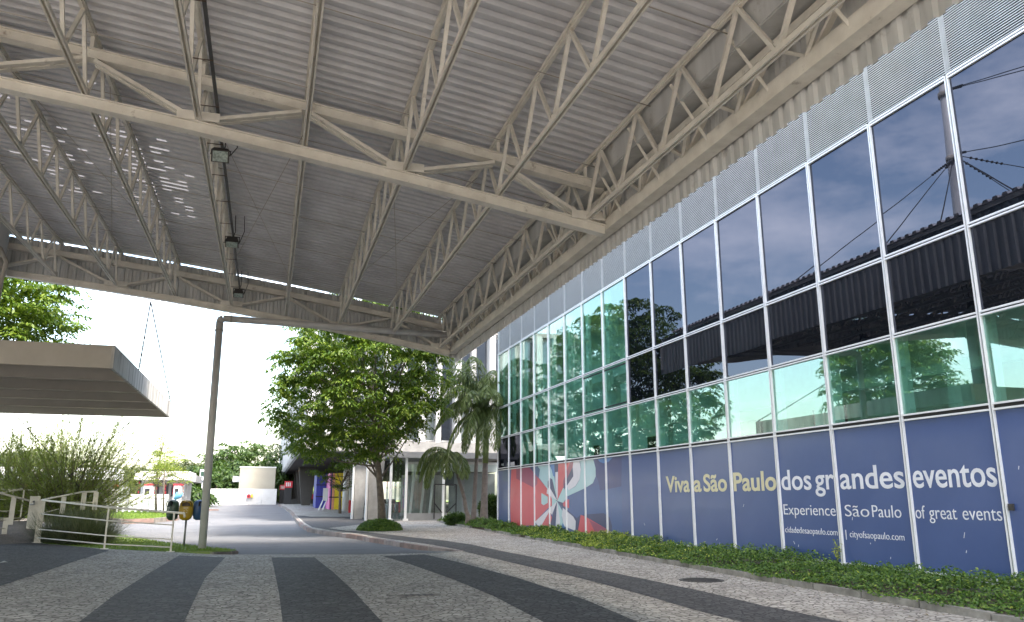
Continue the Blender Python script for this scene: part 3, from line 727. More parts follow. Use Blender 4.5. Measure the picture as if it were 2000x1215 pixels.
# ------------------------------------------------------------------ mast with stays
mast=thing('canopy_mast',(-8.95,28.35,0),'tall tapered grey steel mast rising through the canopy at the far left','mast')
mb=MB(); mb.tube([(0,0,-.3),(0,0,9),(0,0,17),(0,0,24)],[.42,.40,.30,.22],20); mb.build('shaft',M['fascia'],mast,local=True)
mb=MB(); mb.tube([(0,0,8.55),(0,0,9.0)],.47,20)
for z in (17.6,21.0): mb.tube([(0,0,z-.12),(0,0,z+.12)],.34,16)
mb.build('collar',M['steel_dark'],mast,local=True)
mb=MB()
stays=[(17.6,4.0,26,8.8),(17.6,4.0,20.2,8.8),(17.6,4.0,17.4,8.8),(17.6,4.0,14.4,8.8),(17.6,4.0,8,8.8),(21,4.0,2,8.8),(21,4.0,-.4,8.8),(17.6,2*X0-4,26,8.8),(17.6,2*X0-4,14.4,8.8)]
for z,x,y,zz in stays:
    a_=Vector((-8.95,28.35,z)); b_=Vector((x,y,zz)); mb.tube([a_,b_],.022,5)
    d=(b_-a_).normalized()
    for k in range(7): p=a_+d*(.8+.22*k); mb.box(p,(.09,.09,.09))
mb.build('stay_cables',M['cable'],mast)
mb=MB(); mb.tube([(-9.4,27.7,9.6),(-9.0,27.6,9.5),(-8.55,27.7,9.2),(-8.35,27.8,8.8),(-8.45,27.9,8.3),(-8.5,27.95,6)],.07,8); mb.build('conduit',M['steel_dark'],mast)
# ------------------------------------------------------------------ downpipe
dp=thing('downpipe',(-1.88,28,0),'cream steel downpipe on a bent arm standing in the grass at the canopy edge','downpipe')
base=at(391.5,1079,28); 
zt=7.42
mb=MB(); mb.tube([(-1.83,28,-.14),(-1.88,28,zt-.12)],.122,16); mb.build('upright_pipe',M['polegrey'],dp)
mb=MB(); mb.tube([(-1.88,28,zt-.12),(-1.86,28,zt-.03),(-1.78,28,zt+.02)],.127,16); mb.tube([(-1.78,28,zt+.02),(6.2,28.2,zt-.06)],.112,14)
mb.build('arm_pipe',M['polegrey'],dp)
for a_,b_,r_ in (((-1.83,28,-.14),(-1.83,28,-.10),.24),((-1.88,28,zt-.42),(-1.88,28,zt-.37),.138),((-1.55,28,zt+.02),(-1.50,28,zt+.02),.13)):
    mb=MB(); mb.tube([a_,b_],r_,16,smooth=False); mb.build('flange',M['steel_dark'],dp)
# ------------------------------------------------------------------ floodlights and cable tray
xk=XP[4]; zc=zb(xk)
tr=thing('cable_tray',(xk,20,zc),'long dark perforated cable tray fixed along a roof truss','cable tray')
mb=MB(); mb.bb((xk+.28,-.5,zc+.26),(xk+.33,28.6,zc+.27)); mb.bb((xk+.28,-.5,zc+.271),(xk+.286,28.6,zc+.32)); mb.bb((xk+.324,-.5,zc+.271),(xk+.33,28.6,zc+.32)); mb.build('tray',M['traydark'],tr)
for y in np.arange(1,28,1.633):
    mb=MB(); mb.bar((xk+.03,y,zc+.245),(xk+.34,y,zc+.245),.014,.014); mb.build('bracket',M['rust'],tr)
def flood(y,z,label,s=.8,tl=-8):
    t=thing('floodlight',(xk+.30,y,zc+z),label,'floodlight','floodlights hung along the cable tray'); t.rotation_euler=(R_(tl),0,0)
    mb=MB(); mb.add([(-.2*s,-.13*s,-.02),(.2*s,-.13*s,-.02),(.2*s,.15*s,-.10),(-.2*s,.15*s,-.10),(-.15*s,-.08,.12),(.15*s,-.08,.12),(.15*s,.1,.08),(-.15*s,.1,.08)],[(0,3,2,1),(4,5,6,7),(0,1,5,4),(1,2,6,5),(2,3,7,6),(3,0,4,7)]); mb.build('housing',M['iron'],t,local=True)
    mb=MB(); mb.add([(-.165*s,-.105*s,-.034),(.165*s,-.105*s,-.034),(.165*s,.125*s,-.102),(-.165*s,.125*s,-.102)],[(0,3,2,1)]); mb.build('lens',M['lamp_glass'],t,local=True)
    mb=MB(); mb.bar((-.21*s,0,-.03),(-.21*s,0,.16),.015,.02); mb.bar((.21*s,0,-.03),(.21*s,0,.16),.015,.02); mb.bar((-.22*s,0,.16),(.22*s,0,.16),.015,.02); mb.build('yoke',M['iron'],t,local=True)
    mb=MB(); mb.tube([(.22*s,0,.0),(.34*s,.0,.35),(.30*s,.0,.8)],.010,5); mb.tube([(0,0,.12),(.06,0,.3),(.03,0,.8)],.012,5); mb.build('flex',M['cable'],t,local=True)
flood(15.7,.04,'nearest floodlight, glass facing down, just past the near primary truss',.85,-38); flood(21.5,.04,'middle floodlight of the row, seen side on, halfway to the far truss',.85); flood(27.0,.0,'farthest floodlight, smallest, close to the end cladding')

# ------------------------------------------------------------------ small suspended canopy
sc=thing('suspended_walkway_canopy',(-9.5,32,5.1),'flat beige walkway canopy hung on cables, its end fascia streaked with dirt','canopy')
x0,x1,y0,y1,zl,zh=-15.5,-4.5,24.8,39.5,5.12,5.78
mb=MB(); mb.bb((x0,y0,zl),(x1-.001,y0+.08,zh)); mb.bb((x0,y1-.08,zl),(x1-.001,y1,zh)); mb.bb((x0,y0+.08,zl),(x0+.08,y1-.08,zh)); mb.build('fascia',M['beige'],sc)
mb=MB(); mb.bb((x1,y0-.002,zl-.002),(x1+.08,y1+.002,zh+.002)); mb.build('end_fascia',M['stain'],sc)
mb=MB(); mb.bb((x0+.08,y0+.08,zh-.10),(x1-.003,y1-.08,zh-.06)); mb.build('roof_sheet',M['galv'],sc)
for y in (27.7,30.6,33.5,36.4):
    mb=MB(); mb.bb((x0+.08,y-.12,zl+.02),(x1-.003,y+.12,zl+.05)); mb.bb((x0+.08,y-.02,zl+.05),(x1-.003,y+.02,zh-.24)); mb.bb((x0+.08,y-.09,zh-.24),(x1-.003,y+.09,zh-.22)); mb.build('beam',M['beige'],sc)
mb=MB()
for x in np.arange(x0+1.2,x1-.4,1.9):
    mb.bb((x-.06,y0+.1,zh-.215),(x+.06,y1-.1,zh-.11))
mb.build('purlins',M['beige'],sc)
mb=MB(); hp=Vector((-4.3,29.5,8.2))
for q in ((-4.46,29.6,5.78),(-4.46,39.42,5.78)):
    q=Vector(q); mb.tube([hp,q],.022,5); d=(q-hp).normalized(); l=(q-hp).length
    for k in range(5): mb.box(q-d*(.25+.3*k),(.05,.05,.06))
mb.build('hanger_cables',M['cable'],sc)
mb=MB()
a1=at(262,817,39.4); a2=at(28,808,39.4)
for a_,th in ((a1,at(88,972,39.4)),(a2,at(160,957,39.4))):
    e_=a_+(th-a_)*((a_.z-.4)/(a_.z-th.z)); mb.tube([a_,e_],.018,5); d=(e_-a_).normalized()
    for k in range(5): mb.box(a_+d*(.3+.28*k),(.05,.05,.05))
mb.build('brace_cables',M['cable'],sc)
for y in (26.5,37.5):
    mb=MB(); mb.tube([(-13.6,y,0),(-13.6,y,5.6)],.15,14); mb.build('support_column',M['beige'],sc)

# ------------------------------------------------------------------ recycling bins
rb=thing('recycling_station',(-2.55,30,-.12),'three rounded recycling bins, dark green, yellow and blue, clustered on one grey post','bins')
mb=MB(); mb.tube([(-2.55,30.05,-.12),(-2.55,30.05,.95)],.035,10); mb.tube([(-2.55,30.05,-.14),(-2.55,30.05,-.09)],.2,12,smooth=False); mb.bar((-2.95,30.1,1.0),(-2.15,30.1,1.0),.04,.04); mb.build('post',M['galv'],rb)
def bin_(cx,ccy,rz,mt,inner,label):
    n=20; prof=[(0,.0),(.10,.005),(.18,.06),(.215,.16),(.225,.32),(.225,.46),(.21,.56),(.165,.63),(.09,.67),(0,.68)]
    vs=[];fs=[]
    for r,z in prof:
        for k in range(n):
            a_=2*math.pi*k/n; x=r*math.cos(a_); y=r*math.sin(a_)*.85
            if y<-.15: y=-.15-(-y-.15)*.3
            vs.append((x,y,z))
    for i in range(len(prof)-1):
        for k in range(n):
            # mouth: leave a gap in front between two heights
            a_=2*math.pi*(k+.5)/n; front=math.sin(a_)<-.62
            if front and i in (5,6): continue
            fs.append((i*n+k,i*n+(k+1)%n,(i+1)*n+(k+1)%n,(i+1)*n+k))
    M4=Matrix.Translation((cx,ccy,.80))@Matrix.Rotation(rz,4,'Z')
    mb=MB(); mb.add([M4@Vector(v) for v in vs],fs,smooth=True); o=mb.build('bin',mt,rb); tag(o,label)
    mb=MB(); mb.tube([M4@Vector((0,.02,.05)),M4@Vector((0,.02,.60))],.16,12); mb.build('liner',inner,o)
    # hood lip
    mb=MB(); pts=[M4@Vector((-.15,-.15,.46)),M4@Vector((-.13,-.185,.57)),M4@Vector((0,-.20,.62)),M4@Vector((.13,-.185,.57)),M4@Vector((.15,-.15,.46))]; mb.tube(pts,.014,6); mb.build('rim',mt,o)
    # recycling arrows
    mb=MB()
    for k in range(3):
        b_=2*math.pi*k/3+.3
        for j in range(3):
            t0=b_+j*.45; t1=t0+.42
            p=M4@Vector((.055*math.cos(t0),-.166,.30+.055*math.sin(t0))); q=M4@Vector((.055*math.cos(t1),-.166,.30+.055*math.sin(t1))); mb.bar(p,q,.014,.006)
    for k in range(5): p=M4@Vector((-.06+.03*k,-.166,.41)); mb.box(p,(.018,.006,.02))
    mb.build('recycling_mark',M['white'],o)
M['bin_g']=mat('bin_green',(.025,.06,.04),.4); M['bin_y']=mat('bin_yellow',(.42,.26,.01),.4); M['bin_b']=mat('bin_blue',(.035,.085,.20),.4)
bin_(-3.0,30.0,-1.0,M['bin_g'],M['black'],'dark green bin'); bin_(-2.56,29.85,0,M['bin_y'],M['rust'],'yellow bin'); bin_(-2.16,30.05,.9,M['bin_b'],M['black'],'blue bin')

# ------------------------------------------------------------------ railings and ramp on the left
def railing(name,label,posts,tops,mids,flat=(),top_r=.032,mat_=None,grp=None):
    """posts: list of base points; tops: list of top points for handrail; mids: list of fractional heights"""
    mt=mat_ or M['steel']; t=thing(name,posts[0],label,'railing',grp)
    mb=MB(); mb.tube(tops,top_r,8); mb.build('handrail',mt,t)
    for i,(b_,tp) in enumerate(zip(posts,tops[:len(posts)])):
        mb=MB(); tp=Vector(tp); b_=Vector(b_)
        if i in flat: mb.bar(b_,tp,.20,.03,up=(0,1,0)); mb.box(b_+Vector((0,0,.01)),(.3,.12,.02))
        else: mb.bar(b_,tp,.05,.03,up=(0,1,0)); mb.box(b_+Vector((0,0,.01)),(.22,.12,.02))
        mb.build('post',mt,t)
    for f in mids:
        mb=MB(); pts=[Vector(b_).lerp(Vector(tp),f) for b_,tp in zip(posts,tops)]; mb.tube([p+Vector((0,-.03,0)) for p in pts],.020,6); mb.build('rail',mt,t)
    return t
pA=Vector((-7.62,32.8,0));pB=Vector((-4.68,28.2,0));pC=Vector((-2.56,26.1,0))
tA=at(72,977,32.8);tB=at(205,991,28.2);tC=at(341,1001,26.1)
tA=Vector((pA.x,pA.y,tA.z)); tB=Vector((pB.x,pB.y,tB.z)); tC=Vector((pC.x,pC.y,tC.z))
tE=tC+(tC-tB).normalized()*.42; tE2=tE+Vector((.03,-.03,-.12))
railing('railing','cream railing with three lower rails running down to the downpipe',[pA,pB,pC],[tA,tB,tC,tE,tE2],[.12,.32,.68],flat=(0,))
# ramp and its back railing
ramp=thing('access_ramp',(-8.4,33,0),'pebble-surfaced ramp with concrete edge rising behind the railings','ramp')
mb=MB(); mb.add([(-8.9,31.2,.0),(-7.75,32.9,.0),(-8.9,38.5,.62),(-11.2,38.5,.62),(-8.9,31.2,-.3),(-7.75,32.9,-.3),(-8.9,38.5,-.3),(-11.2,38.5,-.3)],[(0,1,2,3),(4,7,6,5),(0,4,5,1),(1,5,6,2),(2,6,7,3),(3,7,4,0)]); mb.build('ramp_surface',M['pebble'],ramp)
mb=MB(); mb.bar((-12.5,31.6,.09),(-8.75,31.35,.09),.25,.22); mb.bar((-8.75,31.35,.09),(-11.1,38.5,.70),.16,.2); mb.build('ramp_edge',M['conc'],ramp)
pil=thing('ramp_pillar',(-8.6,36.5,.4),'flat grey panel pillar holding the handrail bracket behind the ramp','pillar')
a_=at(52,1022,36);b_=at(78,969,36)
mb=MB(); mb.bb((a_.x,36,a_.z-.5),(b_.x,36.14,b_.z)); mb.build('panel',M['steel'],pil)
mb=MB(); mb.tube([at(58,985,35.9),at(66,985,35.9),at(66,978,35.9)],.035,8); mb.build('bracket',M['galv'],pil)
def rail_px(name,label,Y,top,posts,mids,wid=.05,r=.035):
    t=thing(name,at(posts[0][0],posts[0][1],Y),label,'railing')
    mb=MB(); mb.tube([at(x,y,Y) for x,y in top],r,8); mb.build('handrail',M['steel'],t)
    for (x,yb_,yt) in posts:
        mb=MB(); q=at(x,yb_,Y); q2=at(x,yt,Y); q2.x=q.x; mb.bar(q,q2,wid,.04,up=(0,1,0)); mb.build('post',M['steel'],t)
    for L_ in mids:
        mb=MB(); mb.tube([at(x,y,Y-.02) for x,y in L_],.02,6); mb.build('rail',M['steel'],t)
rail_px('ramp_railing','upper ramp railing sloping up to the right with flat posts, behind the spiky plants',37.6,[(70,979),(160,961),(190,960)],[(121,1003,970),(161,996,962),(184,996,961)],[[(76,1004),(115,994)],[(120,981),(186,981)]],wid=.18)
rail_px('long_railing','long level railing running left behind the ramp pillar',40.5,[(-60,954),(0,956),(40,957),(165,960)],[(17,1020,957),(70,1010,958),(-30,1020,955)],[[(-60,975),(50,976)],[(-60,998),(50,998)],[(-60,1012),(50,1012)]],wid=.06)
rail_px('ramp_railing','nearest ramp railing at the left edge sloping down to the right',34.2,[(-80,935),(0,963),(58,978)],[(20,1025,970),(6,1057,1012)],[[(-80,985),(14,1000)],[(-80,1012),(12,1016)],[(-80,1030),(10,1032)],[(-80,1044),(8,1047)]],wid=.16)
rail_px('ramp_railing','short thin railing crossing the left edge above the others',38.6,[(-60,968),(0,963),(44,955)],[(40,1010,957)],[],wid=.05)
# litter
c=gp(6,1100); t_=MB(); t_.add([(c.x-.08,c.y,.012),(c.x+.05,c.y-.05,.03),(c.x+.10,c.y+.04,.015),(c.x,c.y+.07,.05)],[(0,1,2,3),(3,2,1,0)]); tag(t_.build('paper_scrap',M['white']),'small white paper scrap on the dark paving at the left edge','litter')

# ------------------------------------------------------------------ vegetation
def broad_tree(name,label,base,pad_list,leafm,trunk_pts,r0,nleaf=70,ls=.10,padr=.75,cat='tree',grp=None,limbs=True,droop=.35):
    t=thing(name,base,label,cat,grp)
    base=Vector(base); mb=MB(); n=len(trunk_pts)
    mb.tube([Vector(p) for p in trunk_pts],[r0*(1.25 if i==0 else 1)*(1-.55*i/(n-1)) for i in range(n)],12)
    top=Vector(trunk_pts[-1])
    if limbs:
        cs=list(pad_list); random.shuffle(cs)
        for c in cs[:min(60,len(cs))]:
            c=Vector(c); f=random.uniform(.62 if 'left edge' in label else .35,1); k=f*(n-1); i=min(n-2,int(k)); s_=Vector(trunk_pts[i]).lerp(Vector(trunk_pts[i+1]),k-i)
            if c.z<s_.z: s_=Vector(trunk_pts[max(0,n-3)]); 
            mid=s_.lerp(c,.5)+Vector((0,0,-.05*(c-s_).length)); mb.tube([s_,mid,c],[r0*.28,r0*.16,r0*.05],6,cap=False)
    mb.build('trunk',M['bark'],t)
    C=np.array([tuple(p) for p in pad_list]); m_=len(C)
    pr=padr*rng.uniform(.6,1.25,m_)
    cen=np.repeat(C,nleaf,0); rr=np.repeat(pr,nleaf); n_=len(cen)
    th=rng.uniform(0,6.28,n_); rad=np.sqrt(rng.uniform(0,1,n_)); 
    tilt=np.repeat(rng.normal(0,.22,(m_,2)),nleaf,0)
    ox=np.cos(th)*rad*rr; oy=np.sin(th)*rad*rr
    z=-droop*rr*rad**2+rng.normal(0,.06,n_)*rr+tilt[:,0]*ox+tilt[:,1]*oy
    P=cen+np.stack([ox,oy,z],1)
    A=np.stack([np.cos(th)+rng.normal(0,.5,n_),np.sin(th)+rng.normal(0,.5,n_),-droop*1.6*rad+rng.normal(0,.25,n_)-.15],1); A=unit(A)
    B=unit(np.cross(A,np.stack([rng.normal(0,.3,n_),rng.normal(0,.3,n_),np.ones(n_)],1)))
    s=(ls*rng.uniform(.6,1.25,n_))[:,None]
    leafmesh('crown',P,A*s,B*s*.42,leafm,t,fold=.15)
    return t
def crown_pads(c,rad,n,zmin=None,seed=0,shell=.5,flat=1.0,lumps=7):
    r=np.random.default_rng(seed); out=[]
    ld=unit(r.normal(size=(lumps,3))); lw=r.uniform(.12,.34,lumps)
    while len(out)<n:
        d=unit(r.normal(size=3)); k=r.uniform(shell**3,1)**(1/3)
        mod=.80+sum(w_*max(0,float(d@l_))**5 for w_,l_ in zip(lw,ld))
        p=np.array(c)+d*np.array(rad)*k*mod
        if zmin is not None and p[2]<zmin(p): continue
        out.append(tuple(p))
    return out
# large tree in the pavement: crown centre ~ (4.0,39)
bt=gp(745,1033); 
outl=[(560,650),(590,620),(630,580),(700,550),(780,560),(835,620),(868,690),(885,735),(862,752),(838,785),(845,812),(820,850),(790,872),(765,862),(740,905),(690,912),(640,905),(600,893),(560,865),(530,842),(503,805),(520,780),(550,755),(545,725),(525,690),(560,680)]
outl=[(695+(x-695)*.94,770+(y-770)*.94) for x,y in outl]
OX=[(at(x,y,39.).x,at(x,y,39.).z) for x,y in outl]
pads=[]; r3=np.random.default_rng(3)
while len(pads)<600:
    x=r3.uniform(-1,9.5);z=r3.uniform(2,12.5)
    if not pip(OX,np.array([x]),np.array([z]))[0]: continue
    e=max(.05,1-((x-4.1)/5.6)**2-((z-7.0)/5.4)**2); dpt=5.3*math.sqrt(e)
    v=r3.uniform(-1,1); v=math.copysign(abs(v)**.7,v)
    pads.append((x,39.0+dpt*v,z))
tree=broad_tree('pavement_tree','large bushy bright-green tree growing from the pavement in front of the white building',(bt.x,bt.y,H(bt.y)),pads,M['leaf'],
   [(bt.x+.05,bt.y,H(bt.y)-.05),(bt.x-.06,bt.y,1.3),(bt.x-.22,bt.y-.1,2.6),(bt.x-.42,bt.y-.2,4.0),(bt.x-.6,bt.y-.2,5.6),(bt.x-1.0,bt.y-.3,7.6)],.19,nleaf=130,ls=.11,padr=.66,droop=.5)
# mound at its base
def mound(c,rx,ry,h,n,mt,name,label,ls=.045):
    th=rng.uniform(0,6.28,n);ph=np.arccos(rng.uniform(0,1,n)); d=np.stack([np.sin(ph)*np.cos(th),np.sin(ph)*np.sin(th),np.cos(ph)],1)
    P=np.array(c)+d*np.array([rx,ry,h])*(rng.uniform(.76,1.05,n)*(1+.06*np.sin(5*th)+.05*np.sin(9*th+2)))[:,None]
    A=unit(rng.normal(size=(n,3))+d*.3); B=unit(np.cross(A,d+rng.normal(0,.4,(n,3)))); s=(ls*rng.uniform(.6,1.2,n))[:,None]
    t=thing(name,c,label,'shrub'); leafmesh('foliage',P,A*s,B*s*.6,mt,t)
    mb=MB(); 
    vs=[];fs=[]; 
    for i in range(7):
        for k in range(16):
            a_=2*math.pi*k/16;e=i/6*math.pi/2; vs.append((c[0]+rx*.74*math.cos(e)*math.cos(a_),c[1]+ry*.74*math.cos(e)*math.sin(a_),c[2]+h*.74*math.sin(e)))
    for i in range(6):
        for k in range(16): fs.append((i*16+k,i*16+(k+1)%16,(i+1)*16+(k+1)%16,(i+1)*16+k))
    mb.add(vs,fs); mb.build('core',M['soil'],t)
cm=gp(743,1036); mound((cm.x,cm.y+.1,H(cm.y)-.02),.98,.85,.50,16000,M['ivy'],'clipped_mound_shrub','low dome of small green leaves around the foot of the pavement tree')
# tree at far left
pads=crown_pads((-12.0,37.5,8.6),(4.1,4.0,3.6),380,lambda p:6.6,seed=11,shell=.35)
broad_tree('street_tree','bright green tree behind the walkway canopy at the left edge',(-12.6,38,0.1),pads,M['leaf'],[(-12.6,38,0),(-12.5,38,3),(-12.3,37.8,6),(-12,37.6,9)],.26,nleaf=110,ls=.12,padr=.75,limbs=False)
# small tree with sparse pads behind the grass island
b1=gp(305,1003)
pl=[]
for (x,y,r,n) in ((310,862,22,7),(300,880,18,5),(318,888,20,5),(345,895,22,6),(305,910,30,9),(340,915,28,8),(285,925,25,6),(325,935,35,10),(350,930,18,5),(330,880,14,3)):
    for i in range(n):
        p=at(x+random.gauss(0,r*.5),y+random.gauss(0,5),b1.y+random.gauss(0,.6)); pl.append(tuple(p))
Yt=b1.y
broad_tree('young_tree','young tree with open yellow-green tiers standing on the sunlit lawn',tuple(b1),pl,M['leaf_yel'],[tuple(b1),tuple(at(304,950,Yt)),tuple(at(312,900,Yt)),tuple(at(320,862,Yt))],.07,nleaf=70,ls=.07,padr=.42)
b2=gp(319,1005)
t=thing('thin_sapling',tuple(b2),'bare thin grey sapling trunk beside the young tree','tree'); mb=MB(); mb.tube([tuple(b2),tuple(at(320,950,b2.y)),tuple(at(322,905,b2.y))],[.06,.05,.03],8); mb.build('trunk',M['bark'],t)
P=np.array([tuple(at(322+random.gauss(0,12),908+random.gauss(0,12),b2.y+random.gauss(0,.5))) for i in range(900)]); A=unit(rng.normal(size=(900,3)))*.06; B=unit(np.cross(A,rng.normal(size=(900,3))))*.03; leafmesh('crown',P,A,B,M['leaf_yel'],t)
# round-leaved small street tree by the coloured blocks
b3=gp(664,1003)
pl=[]
for (x,y,r,n) in ((620,925,16,6),(655,912,24,9),(690,915,22,8),(640,935,14,4),(705,925,14,4),(665,950,12,3),(695,945,10,3)):
    for i in range(n): p=at(x+random.gauss(0,r*.5),y+random.gauss(0,4),b3.y+random.gauss(0,.5)); pl.append(tuple(p))
Yt=b3.y
broad_tree('young_street_tree','small tree with thin curved trunk before the blue and yellow panels',tuple(b3),pl,M['leaf'],[tuple(b3),tuple(at(664,960,Yt)),tuple(at(670,940,Yt)),tuple(at(680,920,Yt))],.09,nleaf=60,ls=.11,padr=.45)
# feathery shrub (many upright plumes)
def feathery(base,label):
    t=thing('feathery_shrub',base,label,'shrub'); mb=MB(); P=[];A=[];B=[]
    b0=Vector(base)
    specs=[]
    for i in range(170):
        az=random.uniform(0,6.28); el=random.uniform(.12,1.35); L_=random.uniform(1.9,3.3)*(1.45 if el<.8 else 1.6)
        specs.append((az,el,L_))
    for az,el,L_ in specs:
        pts=[b0+Vector((0,0,.3))]; d=Vector((math.cos(az)*math.cos(el),math.sin(az)*math.cos(el)*.8,math.sin(el)))
        for k in range(1,7):
            d=(d+Vector((0,0,.06))+Vector((random.gauss(0,.06),random.gauss(0,.06),0))).normalized(); pts.append(pts[-1]+d*L_/6)
        mb.tube(pts,[.03,.025,.02,.014,.01,.006,.003],5,cap=False)
        for k in range(2,7):
            for j in range(34):
                f=random.random(); q=pts[k-1].lerp(pts[k],f); dd=(pts[k]-pts[k-1]).normalized()
                sd=Vector((random.gauss(0,1),random.gauss(0,1),random.gauss(0,.7))).normalized(); a_=(dd*1.0+sd*.8).normalized(); l=random.uniform(.05,.11)
                q=q+sd*random.uniform(0,.20)*(1.2-.12*k)
                P.append(q+a_*l);A.append(a_*l);B.append(a_.cross(sd).normalized()*.020)
    mb.build('stem',M['bark'],t); leafmesh('foliage',[tuple(p) for p in P],[tuple(p) for p in A],[tuple(p) for p in B],M['conifer'],t)
feathery((-8.4,40.5,.1),'large feathery grey-green shrub with upright plumes behind the railings')
feathery((-11.4,42.5,.15),'second feathery shrub behind, at the left edge of the view')
# spiky grass clump behind the near railing
def spiky(c,n,L_,name,label,sp=1.0):
    t=thing(name,c,label,'plant'); P=[];A=[];B=[]
    for i in range(n):
        az=random.uniform(0,6.28); el=random.uniform(.35,1.45); r=random.uniform(0,.55)*sp; b0=Vector(c)+Vector((math.cos(az)*r*1.1,math.sin(az)*r*.6,0)); l=L_*random.uniform(.6,1.1)
        d=Vector((math.cos(az)*math.cos(el),math.sin(az)*math.cos(el),math.sin(el))); q=b0
        for k in range(4):
            e=q+d*l/4; m_=(q+e)/2; P.append(m_);A.append((e-q)*.56);B.append(d.cross(Vector((0,0,1))).normalized()*.014*(1-.2*k)); q=e; d=(d+Vector((0,0,-.16*(1.5-el)))).normalized()
    leafmesh('blades',[tuple(p) for p in P],[tuple(p) for p in A],[tuple(p) for p in B],M['spiky'],t)
for i,(x,y,s_,n,lab) in enumerate(((-7.0,33.2,1.25,1500,'grey-green spiky clump nearest the flat railing post'),(-6.0,32.0,1.25,1700,'densest and tallest grey-green spiky clump, mid railing'),(-7.3,34.6,1.2,900,'grey-green spiky clump beside the ramp'),(-6.1,34.4,1.5,1200,'grey-green spiky clump at the rear of the bed'))):
    spiky((x,y,H(y)-dip(y)+.08),n,s_,'spiky_plant',lab,1.3)

# ------------------------------------------------------------------ palms
def palm(base,top,rb_,label,fronds,shaft=1.3,fl=2.4,seed=1):
    rd=random.Random(seed); t=thing('palm_tree',base,label,'palm','palms beside the hall corner')
    b=Vector(base);tp=Vector(top); mid=b.lerp(tp,.5)+Vector(((tp.x-b.x)*-.15,0,0))
    mb=MB(); pts=[b+Vector((0,0,-.1)),b+Vector((0,0,.3)),b.lerp(mid,.5),mid,mid.lerp(tp,.5),tp]
    mb.tube(pts,[rb_*1.35,rb_*1.1,rb_*.95,rb_*.85,rb_*.78,rb_*.72],14)
    for k in range(24):
        f=k/24; q=b.lerp(mid,f*2) if f<.5 else mid.lerp(tp,f*2-1)
    mb.build('trunk',M['palmbark'],t)
    d=(tp-mid).normalized(); c=tp+d*shaft
    mb=MB(); mb.tube([tp,tp+d*shaft*.3,tp+d*shaft*.7,c],[rb_*.8,rb_*.88,rb_*.6,rb_*.25],12); mb.build('crownshaft',M['palmstem'],t)
    for (az,el,L_,dr) in fronds:
        az=R_(az);el=R_(el); L_*=1.22; dr*=1.12; dd=Vector((math.cos(az)*math.cos(el),math.sin(az)*math.cos(el),math.sin(el))); q=Vector(c); pts=[q]; n=14
        for k in range(n):
            dd=(dd+Vector((0,0,-dr*(.4+1.1*k/n)))).normalized(); q=q+dd*L_/n; pts.append(q)
        mb=MB(); mb.tube(pts,[.035*(1-.85*i/n) for i in range(n+1)],5); fr=mb.build('frond',M['palmstem'],t)
        P=[];A=[];B=[]
        for k in range(1,n+1):
            for j in range(7):
                f=j/7; q=pts[k-1].lerp(pts[k],f); dd2=(pts[k]-pts[k-1]).normalized(); sd=dd2.cross(Vector((0,0,1)))
                if sd.length<.2: sd=Vector((math.sin(az),-math.cos(az),0))
                sd.normalize(); ll=.92*math.sin(math.pi*min(.97,(k+f)/(n+1)*.86+.12))**.7
                for s_ in (-1,1):
                    a_=(sd*s_*rd.uniform(.5,.9)+dd2*.5+Vector((0,0,-rd.uniform(.45,1.0)))).normalized()
                    # two segments so that each leaflet hangs
                    l1=ll*.5; P.append(q+a_*l1*.5);A.append(a_*l1*.56);B.append(a_.cross(Vector((rd.gauss(0,.5),rd.gauss(0,.5),1))).normalized()*.030)
                    a2=(a_+Vector((0,0,-.7))).normalized(); q2=q+a_*l1*.95; P.append(q2+a2*l1*.5);A.append(a2*l1*.56);B.append(a2.cross(Vector((rd.gauss(0,.5),rd.gauss(0,.5),.5))).normalized()*.025)
        leafmesh('leaflets',[tuple(p) for p in P],[tuple(p) for p in A],[tuple(p) for p in B],M['palmleaf'],fr)
YPm=40.3
def pa(x,y,Y=YPm): return tuple(at(x,y,Y))
b=pa(945,1020); tb=pa(948,905)
palm((b[0],YPm,.35),(tb[0],YPm,tb[2]),.19,'thickest palm, nearest the hall corner, with hanging fronds',[(200,62,3.0,.20),(175,40,3.1,.22),(230,30,2.9,.25),(268,20,2.8,.26),(285,45,2.6,.24),(150,50,2.9,.22),(90,40,2.7,.22),(255,65,2.7,.2),(215,5,2.5,.24),(190,10,2.9,.22),(245,-5,2.3,.3),(185,75,2.9,.16),(230,55,3.0,.20),(270,60,2.6,.2)],shaft=2.6,seed=2)
b=pa(925,1018,41);tb=pa(931,895,41)
palm((b[0],41,.4),(tb[0],41,tb[2]),.13,'middle palm, slim and upright, its crown high against the white building',[(190,55,2.5,.22),(160,35,2.6,.24),(215,20,2.6,.26),(270,50,2.4,.24),(100,50,2.4,.22),(300,35,2.2,.26),(60,60,2.2,.2),(240,70,2.4,.16),(180,70,2.7,.16),(200,40,2.8,.2),(285,60,2.3,.2)],shaft=1.2+2.4,seed=5)
b=pa(914,1018,40.6);tb=pa(893,925,40.6)
palm((b[0],40.6,.35),(tb[0],40.6,tb[2]),.11,'leftmost palm, thin trunk leaning left under drooping fronds',[(185,45,2.2,.26),(205,20,2.2,.28),(160,30,2.1,.26),(250,35,2.0,.28),(120,40,2.0,.26),(290,30,1.7,.3)],shaft=1.0,seed=8)
